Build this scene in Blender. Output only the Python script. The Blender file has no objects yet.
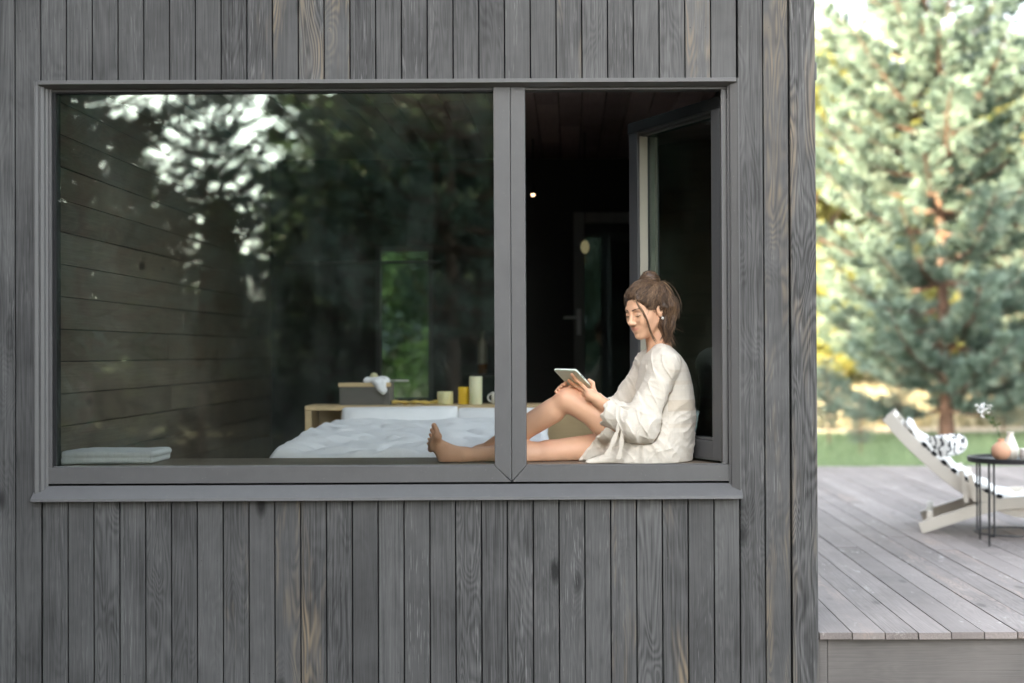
import bpy, bmesh, math, random
import numpy as np
from mathutils import Vector, Matrix

random.seed(7)
RNG = np.random.default_rng(7)
sc = bpy.context.scene
COL = sc.collection
R = math.radians

# ------------------------------------------------------------------ camera
F = 1422.0                      # focal length in pixels (50 mm on 36 mm, 1024 px)
PPX = 569.0                     # lens shift: the optical axis meets the picture here
CZ = 1.60                       # eye height above the ground in front of the cabin
PITCH, ROLL = R(0.45), R(-0.26)
camd = bpy.data.cameras.new('camera')
cam = bpy.data.objects.new('camera', camd)
COL.objects.link(cam)
camd.sensor_width = 36.0
camd.lens = 50.0
camd.shift_x = (512 - PPX) / 1024.0
camd.clip_end = 2000
CM = Matrix.Rotation(R(90) + PITCH, 3, 'X') @ Matrix.Rotation(ROLL, 3, 'Z')
cam.matrix_world = Matrix.Translation((0, -6, CZ)) @ CM.to_4x4()
sc.camera = cam
camd.dof.use_dof = True
camd.dof.focus_distance = 6.15
camd.dof.aperture_fstop = 1.3

def P(px, py, Y):
    """measured picture point -> world point at depth plane Y"""
    d = CM @ Vector(((px - PPX) / F, (341.5 - py) / F, -1.0))
    t = (Y + 6.0) / d.y
    return Vector((0, -6, CZ)) + d * t
def Pz(px, py, Z):
    """measured picture point -> world point at height Z"""
    d = CM @ Vector(((px - PPX) / F, (341.5 - py) / F, -1.0))
    return Vector((0, -6, CZ)) + d * ((Z - CZ) / d.z)
def fx(px, Y=0.0): return (px - PPX) / F * (6 + Y)
def fz(py, Y=0.0): return P(PPX, py, Y).z
DECK = P(900, 632.5, 0.0).z     # deck surface height

# ------------------------------------------------------------------ object helpers
def tag(o, label=None, cat=None, group=None, kind=None):
    if label: o['label'] = label
    if cat: o['category'] = cat
    if group: o['group'] = group
    if kind: o['kind'] = kind
    return o
def empty(name, loc=(0, 0, 0), parent=None):
    o = bpy.data.objects.new(name, None)
    o.empty_display_size = 0.1
    COL.objects.link(o)
    o.location = loc
    if parent: o.parent = parent
    return o
def adopt(o, parent):
    """parent o keeping its mesh where it is (meshes are built in world coordinates)"""
    o.parent = parent
    bpy.context.view_layer.update()
    o.matrix_parent_inverse = world_of(parent).inverted()
def world_of(o):
    m = o.matrix_basis.copy()
    while o.parent:
        m = o.parent.matrix_basis @ (o.matrix_parent_inverse @ m) if False else o.parent.matrix_basis @ o.matrix_parent_inverse @ m
        o = o.parent
    return m
def link(name, me, mat, parent=None):
    o = bpy.data.objects.new(name, me)
    COL.objects.link(o)
    if mat is not None: me.materials.append(mat)
    if parent is not None:
        o.parent = parent
        o.matrix_parent_inverse = world_of(parent).inverted()
    return o

class MB:
    """collects shapes into one mesh"""
    def __init__(s): s.v = []; s.f = []; s.r = []
    def add(s, vs, fs, rnd=None):
        n = len(s.v); s.v += [tuple(v) for v in vs]
        rr = random.random() if rnd is None else rnd
        for f in fs: s.f.append(tuple(i + n for i in f)); s.r.append(rr)
        return s
    def box(s, x0, x1, y0, y1, z0, z1, rnd=None):
        vs = [(x0,y0,z0),(x1,y0,z0),(x1,y1,z0),(x0,y1,z0),(x0,y0,z1),(x1,y0,z1),(x1,y1,z1),(x0,y1,z1)]
        return s.add(vs, [(0,3,2,1),(4,5,6,7),(0,1,5,4),(1,2,6,5),(2,3,7,6),(3,0,4,7)], rnd)
    def prism(s, poly, a, b, axis='y', rnd=None):
        """polygon in the other two axes (x,z for y; y,z for x; x,y for z) extruded from a to b"""
        n = len(poly)
        if axis == 'y': q = lambda p, t: (p[0], t, p[1])
        elif axis == 'x': q = lambda p, t: (t, p[0], p[1])
        else: q = lambda p, t: (p[0], p[1], t)
        vs = [q(p, a) for p in poly] + [q(p, b) for p in poly]
        fs = [tuple(range(n)), tuple(range(2*n-1, n-1, -1))]
        for i in range(n):
            j = (i + 1) % n
            fs.append((i, i + n, j + n, j))
        return s.add(vs, fs, rnd)
    def obox(s, c, ex, ey, ez, rnd=None):
        """oriented box: centre and three half-extent vectors"""
        c, ex, ey, ez = map(Vector, (c, ex, ey, ez))
        vs = [c-ex-ey-ez, c+ex-ey-ez, c+ex+ey-ez, c-ex+ey-ez, c-ex-ey+ez, c+ex-ey+ez, c+ex+ey+ez, c-ex+ey+ez]
        return s.add(vs, [(0,3,2,1),(4,5,6,7),(0,1,5,4),(1,2,6,5),(2,3,7,6),(3,0,4,7)], rnd)
    def bar(s, a, b, w, h, up=(0,0,1), rnd=None):
        a, b = Vector(a), Vector(b); d = (b - a); up = Vector(up)
        sx = d.normalized().cross(up).normalized(); uz = sx.cross(d.normalized())
        return s.obox((a + b) / 2, d / 2, sx * w / 2, uz * h / 2, rnd)
    def tube(s, pts, rad, n=8, cap=True, rnd=None):
        pts = [Vector(p) for p in pts]; m = len(pts)
        if not hasattr(rad, '__len__'): rad = [rad] * m
        vs = []; prev = None
        for i in range(m):
            t = (pts[min(i+1, m-1)] - pts[max(i-1, 0)]).normalized()
            if prev is None:
                u = t.orthogonal().normalized()
            else:
                u = (prev - t * prev.dot(t)).normalized()
            prev = u; w = t.cross(u)
            for k in range(n):
                a = 2 * math.pi * k / n
                vs.append(pts[i] + (u * math.cos(a) + w * math.sin(a)) * rad[i])
        fs = []
        for i in range(m - 1):
            for k in range(n):
                k2 = (k + 1) % n
                fs.append((i*n+k, i*n+k2, (i+1)*n+k2, (i+1)*n+k))
        if cap:
            fs.append(tuple(range(n-1, -1, -1))); fs.append(tuple(range((m-1)*n, m*n)))
        return s.add(vs, fs, rnd)
    def lathe(s, c, prof, n=32, rnd=None):
        """prof: list of (radius, z) from bottom to top round a vertical axis"""
        vs = []; c = Vector(c)
        for r, z in prof:
            for k in range(n):
                a = 2 * math.pi * k / n
                vs.append(c + Vector((r * math.cos(a), r * math.sin(a), z)))
        fs = []
        for i in range(len(prof) - 1):
            for k in range(n):
                k2 = (k + 1) % n
                fs.append((i*n+k, i*n+k2, (i+1)*n+k2, (i+1)*n+k))
        fs.append(tuple(range(n-1, -1, -1))); fs.append(tuple(range((len(prof)-1)*n, len(prof)*n)))
        return s.add(vs, fs, rnd)
    def build(s, name, mat, parent=None, bevel=0, smooth=False, seg=2):
        me = bpy.data.meshes.new(name)
        me.from_pydata(s.v, [], s.f); me.update()
        a = me.attributes.new('rnd', 'FLOAT', 'FACE'); a.data.foreach_set('value', s.r)
        bm = bmesh.new(); bm.from_mesh(me); bmesh.ops.recalc_face_normals(bm, faces=bm.faces); bm.to_mesh(me); bm.free()
        if smooth:
            me.polygons.foreach_set('use_smooth', [True] * len(me.polygons))
        o = link(name, me, mat, parent)
        if bevel:
            b = o.modifiers.new('bevel', 'BEVEL'); b.width = bevel; b.segments = seg; b.limit_method = 'ANGLE'; b.angle_limit = R(35)
        if smooth:
            try:
                me.set_sharp_from_angle(angle=R(50))
            except Exception: pass
        return o

def bigmesh(name, V, Q, mat, parent=None, rnd=None, smooth=False):
    """numpy quads (or triangles) -> mesh object"""
    V = np.asarray(V, np.float32); Q = np.asarray(Q, np.int32); k = Q.shape[1]
    me = bpy.data.meshes.new(name)
    me.vertices.add(len(V)); me.vertices.foreach_set('co', V.ravel())
    me.loops.add(Q.size); me.loops.foreach_set('vertex_index', Q.ravel())
    me.polygons.add(len(Q)); me.polygons.foreach_set('loop_start', np.arange(len(Q), dtype=np.int32) * k)
    me.update(calc_edges=True)
    if rnd is not None:
        a = me.attributes.new('rnd', 'FLOAT', 'FACE'); a.data.foreach_set('value', np.asarray(rnd, np.float32))
    if smooth: me.polygons.foreach_set('use_smooth', np.ones(len(Q), bool))
    return link(name, me, mat, parent)

# ------------------------------------------------------------------ materials
def srgb(r, g, b):
    f = lambda c: ((c/255) / 12.92 if c/255 <= 0.04045 else ((c/255 + 0.055) / 1.055) ** 2.4)
    return (f(r), f(g), f(b), 1)
class G:
    """tiny node-graph writer"""
    def __init__(s, name):
        s.m = bpy.data.materials.new(name); s.m.use_nodes = True
        s.t = s.m.node_tree; s.t.nodes.clear()
        s.out = s.t.nodes.new('ShaderNodeOutputMaterial')
    def n(s, typ, **kw):
        nd = s.t.nodes.new(typ)
        for k, v in kw.items():
            if k in nd.inputs.keys() or (k.startswith('i') and k[1:].isdigit()):
                tgt = nd.inputs[int(k[1:])] if (k.startswith('i') and k[1:].isdigit()) else nd.inputs[k]
                s.put(tgt, v)
            else: setattr(nd, k, v)
        return nd
    def put(s, tgt, v):
        if isinstance(v, bpy.types.NodeSocket): s.t.links.new(v, tgt)
        elif isinstance(v, bpy.types.Node): s.t.links.new(v.outputs[0], tgt)
        else: tgt.default_value = v
    def math(s, op, a, b=None, c=None, clamp=False):
        nd = s.t.nodes.new('ShaderNodeMath'); nd.operation = op; nd.use_clamp = clamp
        s.put(nd.inputs[0], a)
        if b is not None: s.put(nd.inputs[1], b)
        if c is not None: s.put(nd.inputs[2], c)
        return nd.outputs[0]
    def mix(s, f, a, b, blend='MIX'):
        nd = s.t.nodes.new('ShaderNodeMix'); nd.data_type = 'RGBA'; nd.blend_type = blend
        s.put(nd.inputs[0], f); s.put(nd.inputs[6], a); s.put(nd.inputs[7], b)
        return nd.outputs[2]
    def ramp(s, f, stops):
        nd = s.t.nodes.new('ShaderNodeValToRGB'); e = nd.color_ramp.elements
        while len(e) < len(stops): e.new(0.5)
        for el, (p, c) in zip(e, stops):
            el.position = p; el.color = c if hasattr(c, '__len__') else (c, c, c, 1)
        s.put(nd.inputs[0], f); return nd.outputs[0]
    def co(s, scale=(1,1,1), loc=(0,0,0), src='Object'):
        tc = s.t.nodes.new('ShaderNodeTexCoord')
        mp = s.t.nodes.new('ShaderNodeMapping'); s.t.links.new(tc.outputs[src], mp.inputs[0])
        s.put(mp.inputs['Scale'], scale); s.put(mp.inputs['Location'], loc)
        return mp.outputs[0]
    def noise(s, vec, scale, detail=4, rough=0.55, out=0, dist=0):
        nd = s.t.nodes.new('ShaderNodeTexNoise')
        s.put(nd.inputs['Vector'], vec); s.put(nd.inputs['Scale'], scale); nd.inputs['Detail'].default_value = detail
        nd.inputs['Roughness'].default_value = rough; nd.inputs['Distortion'].default_value = dist
        return nd.outputs[out]
    def attr(s, name='rnd', out='Fac'):
        nd = s.t.nodes.new('ShaderNodeAttribute'); nd.attribute_name = name; return nd.outputs[out]
    def bump(s, h, strength=0.3, dist=0.005):
        nd = s.t.nodes.new('ShaderNodeBump'); s.put(nd.inputs['Height'], h)
        nd.inputs['Strength'].default_value = strength; nd.inputs['Distance'].default_value = dist
        return nd.outputs[0]
    def bsdf(s, color, rough=0.5, normal=None, metal=0, spec=0.5, **kw):
        nd = s.t.nodes.new('ShaderNodeBsdfPrincipled')
        s.put(nd.inputs['Base Color'], color); s.put(nd.inputs['Roughness'], rough); s.put(nd.inputs['Metallic'], metal)
        s.put(nd.inputs['Specular IOR Level'], spec)
        if normal is not None: s.put(nd.inputs['Normal'], normal)
        for k, v in kw.items(): s.put(nd.inputs[k.replace('_', ' ')], v)
        return nd.outputs[0]
    def done(s, sh):
        s.t.links.new(sh, s.out.inputs[0]); return s.m

def wood(name, dark, light, along='z', rough=0.75, knots=0.9, contrast=1.0, tan=None, spec=0.3, ringk=150.0, tone=0.35, scuff=0.0, fleck=0.0):
    """stained sawn timber: contour-like grain along one axis, knots, a tone of its own for every board (attribute rnd)"""
    g = G(name)
    rnd = g.attr()
    tc = g.t.nodes.new('ShaderNodeTexCoord')
    off = g.n('ShaderNodeCombineXYZ', X=g.math('MULTIPLY', rnd, 37.0), Y=g.math('MULTIPLY', rnd, 91.0), Z=g.math('MULTIPLY', rnd, 53.0))
    base = g.n('ShaderNodeVectorMath', operation='ADD', i0=tc.outputs['Object'], i1=off.outputs[0]).outputs[0]
    lo = {'x': (0.13, 1, 1), 'y': (1, 0.13, 1), 'z': (1, 1, 0.13)}[along]
    st = g.n('ShaderNodeVectorMath', operation='MULTIPLY', i0=base, i1=lo).outputs[0]
    n1 = g.noise(st, 8.0, 2.2, 0.45, dist=0.5)
    # knots: distance to scattered points, stretched a little along the grain
    kl = {'x': (0.42, 1, 1), 'y': (1, 0.42, 1), 'z': (1, 1, 0.42)}[along]
    kv = g.n('ShaderNodeVectorMath', operation='MULTIPLY', i0=base, i1=kl).outputs[0]
    kn = g.n('ShaderNodeTexVoronoi', Vector=kv, Scale=4.2)
    kd = kn.outputs['Distance']
    kbump = g.math('POWER', g.math('SUBTRACT', 1.0, g.math('MINIMUM', g.math('MULTIPLY', kd, 2.6), 1.0)), 2.0)
    n1k = g.math('ADD', n1, g.math('MULTIPLY', kbump, 0.34))
    ring = g.math('SINE', g.math('MULTIPLY', n1k, ringk))
    fine_s = {'x': (3, 160, 160), 'y': (160, 3, 160), 'z': (160, 160, 3)}[along]
    fine = g.noise(g.n('ShaderNodeVectorMath', operation='MULTIPLY', i0=base, i1=fine_s).outputs[0], 1.0, 3, 0.6)
    patch = g.noise(base, 3.0, 4, 0.6)
    rw = g.math('MULTIPLY_ADD', g.math('POWER', g.math('FRACT', g.math('MULTIPLY', rnd, 29.7)), 2.0), 0.9, 0.12)
    v = g.math('ADD', g.math('MULTIPLY', g.math('MULTIPLY', ring, rw), 0.16 * contrast), g.math('MULTIPLY', g.math('SUBTRACT', fine, 0.5), 1.25 * contrast))
    strength = g.math('MULTIPLY_ADD', g.math('SINE', g.math('MULTIPLY', rnd, 311.0)), 0.4, 0.75)
    v = g.math('MULTIPLY', v, strength)
    v = g.math('ADD', v, g.math('MULTIPLY', g.math('SUBTRACT', patch, 0.5), 0.7 * contrast))
    v = g.math('ADD', v, g.math('MULTIPLY', g.math('SUBTRACT', rnd, 0.5), tone * 2))
    wx_ = g.noise(tc.outputs['Object'], 0.9, 5, 0.6)
    v = g.math('ADD', v, g.math('MULTIPLY', g.math('SUBTRACT', wx_, 0.5), 0.9))
    v = g.math('ADD', v, 0.5, clamp=True)
    col = g.mix(v, dark, light)
    if tan is not None:
        tm = g.math('MULTIPLY', g.math('GREATER_THAN', g.math('FRACT', g.math('MULTIPLY', rnd, 17.3)), 0.80),
                    g.ramp(g.noise(st, 11.0, 3, 0.6), [(0.5, 0), (0.72, 1)]))
        tm = g.math('MULTIPLY', tm, g.math('MULTIPLY_ADD', ring, 0.3, 0.4))
        col = g.mix(tm, col, tan)
    kmask = g.ramp(kd, [(0.05, 1), (0.12, 0)])
    kh = g.math('GREATER_THAN', g.n('ShaderNodeSeparateColor', i0=kn.outputs['Color']).outputs[0], 0.45)
    kmask = g.math('MULTIPLY', g.math('MULTIPLY', kmask, kh), knots)
    col = g.mix(kmask, col, tuple(c * 0.35 for c in dark[:3]) + (1,))
    if scuff:                                     # worn spots where the stain has gone
        sv = g.n('ShaderNodeVectorMath', operation='MULTIPLY', i0=base, i1={'x': (6, 22, 22), 'y': (22, 6, 22), 'z': (22, 22, 6)}[along]).outputs[0]
        sn = g.math('MULTIPLY', g.ramp(g.noise(sv, 0.8, 5, 0.7), [(0.60, 0), (0.66, 1)]), g.ramp(g.noise(base, 1.6, 2), [(0.40, 0), (0.58, 1)]))
        col = g.mix(g.math('MULTIPLY', sn, scuff), col, (0.66, 0.62, 0.58, 1))
    if fleck:                                     # pale flecks of open grain
        fv = g.n('ShaderNodeVectorMath', operation='MULTIPLY', i0=base, i1={'x': (9, 210, 210), 'y': (210, 9, 210), 'z': (210, 210, 9)}[along]).outputs[0]
        fn = g.math('MULTIPLY', g.ramp(g.noise(fv, 1.0, 2, 0.5), [(0.60, 0), (0.68, 1)]), g.ramp(g.noise(st, 5.0, 3), [(0.45, 0), (0.68, 1)]))
        col = g.mix(g.math('MULTIPLY', fn, fleck), col, tuple(min(0.6, c * 1.9) for c in light[:3]) + (1,))
    h = g.math('ADD', g.math('MULTIPLY', g.math('MULTIPLY', ring, rw), 0.15), g.math('MULTIPLY', fine, 0.8))
    return g.done(g.bsdf(col, rough, g.bump(h, 0.35, 0.002), spec=spec))

def metal_paint(name, col, rough=0.42, var=0.2):
    g = G(name)
    c = g.co()
    n = g.noise(c, 14.0, 6, 0.7); n2 = g.noise(g.co((3, 3, 0.6)), 9.0, 5, 0.7)
    cc = g.mix(g.math('ADD', g.math('MULTIPLY', n, 0.6), g.math('MULTIPLY', n2, 0.4)), tuple(x * (1 - var) for x in col[:3]) + (1,), tuple(x * (1 + var) for x in col[:3]) + (1,))
    dv = g.n('ShaderNodeTexVoronoi', Vector=c, Scale=55.0)
    dm = g.math('MULTIPLY', g.math('LESS_THAN', dv.outputs['Distance'], g.math('MULTIPLY', g.noise(c, 4.0, 2), 0.16)), 0.35)      # specks of dust
    cc = g.mix(dm, cc, (0.30, 0.29, 0.27, 1))
    return g.done(g.bsdf(cc, g.math('MULTIPLY_ADD', n, 0.25, rough - 0.12), g.bump(n, 0.08, 0.001), spec=0.5))
def plain(name, col, rough=0.6, var=0.15, scale=20, bump=0.1, spec=0.4, **kw):
    g = G(name)
    n = g.noise(g.co(), scale, 5, 0.6)
    cc = g.mix(n, tuple(x * (1 - var) for x in col[:3]) + (1,), tuple(min(1, x * (1 + var)) for x in col[:3]) + (1,))
    return g.done(g.bsdf(cc, rough, g.bump(n, bump, 0.003), spec=spec, **kw))
def glass_mat(name, ior=2.0, tint=(0.80, 0.86, 0.83, 1), dirt_haze=0.02, coat=(0.80, 0.97, 0.90, 1)):
    g = G(name)
    fr = g.n('ShaderNodeFresnel', IOR=ior)
    tr = g.n('ShaderNodeBsdfTransparent', Color=tint); gl = g.n('ShaderNodeBsdfGlossy', Color=coat, Roughness=0.014)
    wav = g.noise(g.co(), 1.3, 1.0)
    g.put(gl.inputs['Normal'], g.bump(wav, 0.02, 0.004))
    mx = g.n('ShaderNodeMixShader', Fac=fr.outputs[0]); g.t.links.new(tr.outputs[0], mx.inputs[1]); g.t.links.new(gl.outputs[0], mx.inputs[2])
    # specks of dust and dried drops, plus a green-grey haze painted over the pane
    c = g.co()
    vo = g.n('ShaderNodeTexVoronoi', Vector=c, Scale=26.0)
    sp = g.math('LESS_THAN', vo.outputs['Distance'], g.math('MULTIPLY', g.noise(c, 3.0, 2), 0.07))
    sm = g.ramp(g.noise(g.co((1.2, 1, 0.6)), 4.0, 5, 0.65), [(0.45, 0), (0.8, 1)])
    fac = g.math('ADD', g.math('MULTIPLY', sp, 0.35), g.math('MULTIPLY', sm, dirt_haze))
    df = g.n('ShaderNodeBsdfDiffuse', Color=(0.42, 0.50, 0.46, 1))
    m2 = g.n('ShaderNodeMixShader', Fac=fac); g.t.links.new(mx.outputs[0], m2.inputs[1]); g.t.links.new(df.outputs[0], m2.inputs[2])
    return g.done(m2.outputs[0])
def leaf_mat(name, c0, c1, c2, trans=0.35, rough=0.55, spec=0.25):
    """foliage: tone by attribute rnd, partly letting light through"""
    g = G(name)
    rnd = g.attr()
    big = g.noise(g.co(), 0.9, 3)
    col = g.ramp(g.math('ADD', g.math('MULTIPLY', rnd, 0.75), g.math('MULTIPLY_ADD', big, 0.5, -0.12)), [(0.1, c0), (0.5, c1), (0.95, c2)])
    b = g.bsdf(col, rough, spec=spec)
    tl = g.n('ShaderNodeBsdfTranslucent', Color=g.mix(0.5, col, (c2[0] * 1.3, c2[1] * 1.3, c2[2] * 0.7, 1)))
    mx = g.n('ShaderNodeMixShader', Fac=trans); g.t.links.new(b, mx.inputs[1]); g.t.links.new(tl.outputs[0], mx.inputs[2])
    return g.done(mx.outputs[0])
def cloth_mat(name, col, weave=900, trans=0.12, band=None, rough=0.9, var=0.06, bump=0.25, bandx=None, crumple=0.0):
    g = G(name)
    c = g.co()
    sp = g.n('ShaderNodeSeparateXYZ', Vector=c)
    wx = g.math('SINE', g.math('MULTIPLY', sp.outputs[0], weave)); wz = g.math('SINE', g.math('MULTIPLY', sp.outputs[2], weave))
    slub = g.noise(g.co((6, 6, 130)), 1.0, 4); slub2 = g.noise(g.co((130, 130, 6)), 1.0, 4)
    n = g.math('ADD', g.math('MULTIPLY', slub, 0.5), g.math('MULTIPLY', slub2, 0.5))
    cc = g.mix(g.ramp(n, [(0.3, 0), (0.7, 1)]), tuple(x * (1 - 2.2 * var) for x in col[:3]) + (1,), tuple(min(0.92, x * (1 + var)) for x in col[:3]) + (1,))
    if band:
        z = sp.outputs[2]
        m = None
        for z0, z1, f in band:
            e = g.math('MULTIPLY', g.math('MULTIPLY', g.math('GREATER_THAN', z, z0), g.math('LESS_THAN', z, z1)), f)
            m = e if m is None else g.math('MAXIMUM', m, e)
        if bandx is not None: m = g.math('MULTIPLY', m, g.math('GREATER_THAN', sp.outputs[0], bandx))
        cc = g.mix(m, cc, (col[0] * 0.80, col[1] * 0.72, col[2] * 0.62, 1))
    h = g.math('ADD', g.math('MULTIPLY', g.math('MULTIPLY', wx, wz), 0.15), n)
    if crumple:
        cr = g.noise(g.co((1, 1, 1)), 16.0, 3, 0.55, dist=1.6); cr2 = g.noise(g.co((1, 1, 1)), 34.0, 3, 0.6, dist=1.2)
        rid = g.math('POWER', g.math('SUBTRACT', 1.0, g.math('ABSOLUTE', g.math('MULTIPLY_ADD', cr, 4.0, -2.0)), clamp=True), 2.0)
        rid2 = g.math('POWER', g.math('SUBTRACT', 1.0, g.math('ABSOLUTE', g.math('MULTIPLY_ADD', cr2, 4.0, -2.0)), clamp=True), 2.0)
        h = g.math('ADD', g.math('MULTIPLY', h, 0.6), g.math('MULTIPLY', g.math('ADD', rid, g.math('MULTIPLY', rid2, 0.5)), crumple))
    b = g.bsdf(cc, rough, g.bump(h, bump, 0.002), spec=0.15, Sheen_Weight=0.15)
    tl = g.n('ShaderNodeBsdfTranslucent', Color=cc)
    mx = g.n('ShaderNodeMixShader', Fac=trans); g.t.links.new(b, mx.inputs[1]); g.t.links.new(tl.outputs[0], mx.inputs[2])
    return g.done(mx.outputs[0])
def skin_mat():
    g = G('skin')
    c = g.co()
    n = g.noise(c, 22.0, 4); f = g.noise(c, 260.0, 3)
    col = g.mix(n, (0.70, 0.395, 0.245, 1), (0.79, 0.475, 0.31, 1))
    tint = g.attr('tint', 'Color')
    col = g.mix(g.attr('tint', 'Alpha'), col, tint)
    b = g.bsdf(col, 0.42, g.bump(f, 0.08, 0.001), spec=0.4, Subsurface_Weight=0.06, Subsurface_Radius=(0.012, 0.004, 0.002), Subsurface_Scale=0.6)
    return g.done(b)
def emit(name, col, s):
    g = G(name); e = g.n('ShaderNodeEmission', Color=col, Strength=s); return g.done(e.outputs[0])

M = {}
M['clad'] = wood('stained_cladding', (0.036, 0.0355, 0.0355, 1), (0.146, 0.144, 0.143, 1), 'z', 0.72, 0.9, 1.15, tan=(0.30, 0.23, 0.15, 1), tone=0.13, fleck=0.55)
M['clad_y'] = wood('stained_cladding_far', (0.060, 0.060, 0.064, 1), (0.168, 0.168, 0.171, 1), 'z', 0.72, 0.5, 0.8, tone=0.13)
M['deckwood'] = wood('weathered_deck', (0.130, 0.112, 0.104, 1), (0.365, 0.316, 0.296, 1), 'y', 0.68, 0.5, 0.75, tan=(0.45, 0.34, 0.28, 1), tone=0.16, scuff=0.42)
M['fascia'] = wood('deck_fascia_wood', (0.085, 0.08, 0.078, 1), (0.235, 0.215, 0.20, 1), 'x', 0.72, 0.8, 0.8, tone=0.1)
M['inwall'] = wood('interior_planks', (0.075, 0.062, 0.048, 1), (0.21, 0.175, 0.13, 1), 'y', 0.6, 0.8, 0.7, tone=0.12)
M['ceil'] = wood('ceiling_planks', (0.14, 0.10, 0.092, 1), (0.40, 0.29, 0.27, 1), 'y', 0.5, 0.6, 0.7, tone=0.3)
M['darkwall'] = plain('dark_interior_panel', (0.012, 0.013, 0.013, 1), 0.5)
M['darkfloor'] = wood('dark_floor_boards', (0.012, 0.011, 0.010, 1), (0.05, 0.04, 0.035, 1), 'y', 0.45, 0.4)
M['frame'] = metal_paint('grey_window_frame', (0.106, 0.104, 0.104, 1), 0.45)
M['frame_dark'] = metal_paint('dark_frame', (0.075, 0.076, 0.08, 1), 0.4)
M['sillm'] = metal_paint('grey_sill_metal', (0.116, 0.114, 0.114, 1), 0.4)
M['gasket'] = plain('rubber_gasket', (0.008, 0.008, 0.009, 1), 0.7, 0.1)
M['lit_bead'] = metal_paint('painted_lit_bead', (0.50, 0.48, 0.40, 1), 0.35, 0.06)  # pale tone paints sky light on to what is grey metal
M['steel'] = plain('brushed_steel', (0.55, 0.55, 0.55, 1), 0.3, 0.1, Metallic=0.9) if False else metal_paint('bright_steel', (0.5, 0.5, 0.5, 1), 0.3)
M['glass'] = glass_mat('window_glass', 1.76, (0.985, 0.995, 0.99, 1), 0.032)
M['glass_in'] = glass_mat('inner_glass', 1.5, (0.27, 0.33, 0.34, 1), 0.03)
M['seat'] = wood('window_seat_board', (0.10, 0.08, 0.06, 1), (0.25, 0.2, 0.15, 1), 'x', 0.5, 0.5)
M['birch'] = wood('pale_plywood', (0.46, 0.33, 0.17, 1), (0.66, 0.51, 0.30, 1), 'x', 0.55, 0.3, 0.5, tone=0.08)
M['linen'] = cloth_mat('bed_linen', (0.88, 0.885, 0.89, 1), trans=0.05, bump=0.12, var=0.02)
M['roofm'] = plain('roof_felt', (0.05, 0.05, 0.05, 1), 0.9)
M['bark'] = plain('pine_bark', (0.115, 0.068, 0.048, 1), 0.9, 0.45, 9, 0.8)
M['bark2'] = plain('dark_bark', (0.055, 0.042, 0.034, 1), 0.9, 0.4, 9, 0.8)
M['pine'] = leaf_mat('pine_needles', (0.056, 0.094, 0.082, 1), (0.140, 0.200, 0.178, 1), (0.24, 0.31, 0.275, 1), 0.27)
M['spruce'] = leaf_mat('spruce_needles', (0.040, 0.068, 0.052, 1), (0.065, 0.106, 0.080, 1), (0.095, 0.14, 0.095, 1), 0.35)
M['yleaf'] = leaf_mat('yellowing_leaves', (0.085, 0.115, 0.035, 1), (0.20, 0.21, 0.065, 1), (0.36, 0.31, 0.10, 1), 0.4)
M['gleaf'] = leaf_mat('green_leaves', (0.035, 0.07, 0.03, 1), (0.07, 0.12, 0.045, 1), (0.13, 0.19, 0.06, 1), 0.4)

# ------------------------------------------------------------------ numpy noise and signed-distance modelling
def vnoise(p, seed=0):
    p = np.asarray(p, np.float32); i = np.floor(p).astype(np.int64); f = p - i; f = f * f * (3 - 2 * f)
    def h(ix, iy, iz):
        n = (ix * 374761393 + iy * 668265263 + iz * 2147483647 + seed * 1274126177) & 0xffffffff
        n = ((n ^ (n >> 13)) * 1274126177) & 0xffffffff
        n = ((n ^ (n >> 16)) * 2246822519) & 0xffffffff
        return ((n >> 8) & 0xffff).astype(np.float32) / 32767.5 - 1.0
    x, y, z = i[:, 0], i[:, 1], i[:, 2]; fx_, fy_, fz_ = f[:, 0], f[:, 1], f[:, 2]
    def lp(a, b, t): return a + (b - a) * t
    return lp(lp(lp(h(x,y,z), h(x+1,y,z), fx_), lp(h(x,y+1,z), h(x+1,y+1,z), fx_), fy_),
              lp(lp(h(x,y,z+1), h(x+1,y,z+1), fx_), lp(h(x,y+1,z+1), h(x+1,y+1,z+1), fx_), fy_), fz_)
def smin(a, b, k):
    if np.ndim(k) == 0 and k <= 0: return np.minimum(a, b)
    h = np.clip(0.5 + 0.5 * (b - a) / k, 0, 1)
    return b + (a - b) * h - k * h * (1 - h)
def smax(a, b, k): return -smin(-a, -b, k)
def cone(p, a, b, ra, rb):
    a = np.asarray(a, np.float32); b = np.asarray(b, np.float32)
    ba = b - a; t = np.clip(((p - a) @ ba) / max(float(ba @ ba), 1e-12), 0, 1)
    return np.linalg.norm(p - a - t[:, None] * ba, axis=1) - (ra + (rb - ra) * t)
def ellip(p, c, r, M3=None):
    q = p - np.asarray(c, np.float32)
    if M3 is not None: q = q @ M3
    r = np.asarray(r, np.float32)
    k0 = np.linalg.norm(q / r, axis=1); k1 = np.linalg.norm(q / (r * r), axis=1)
    return k0 * (k0 - 1.0) / np.maximum(k1, 1e-6)
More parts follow.
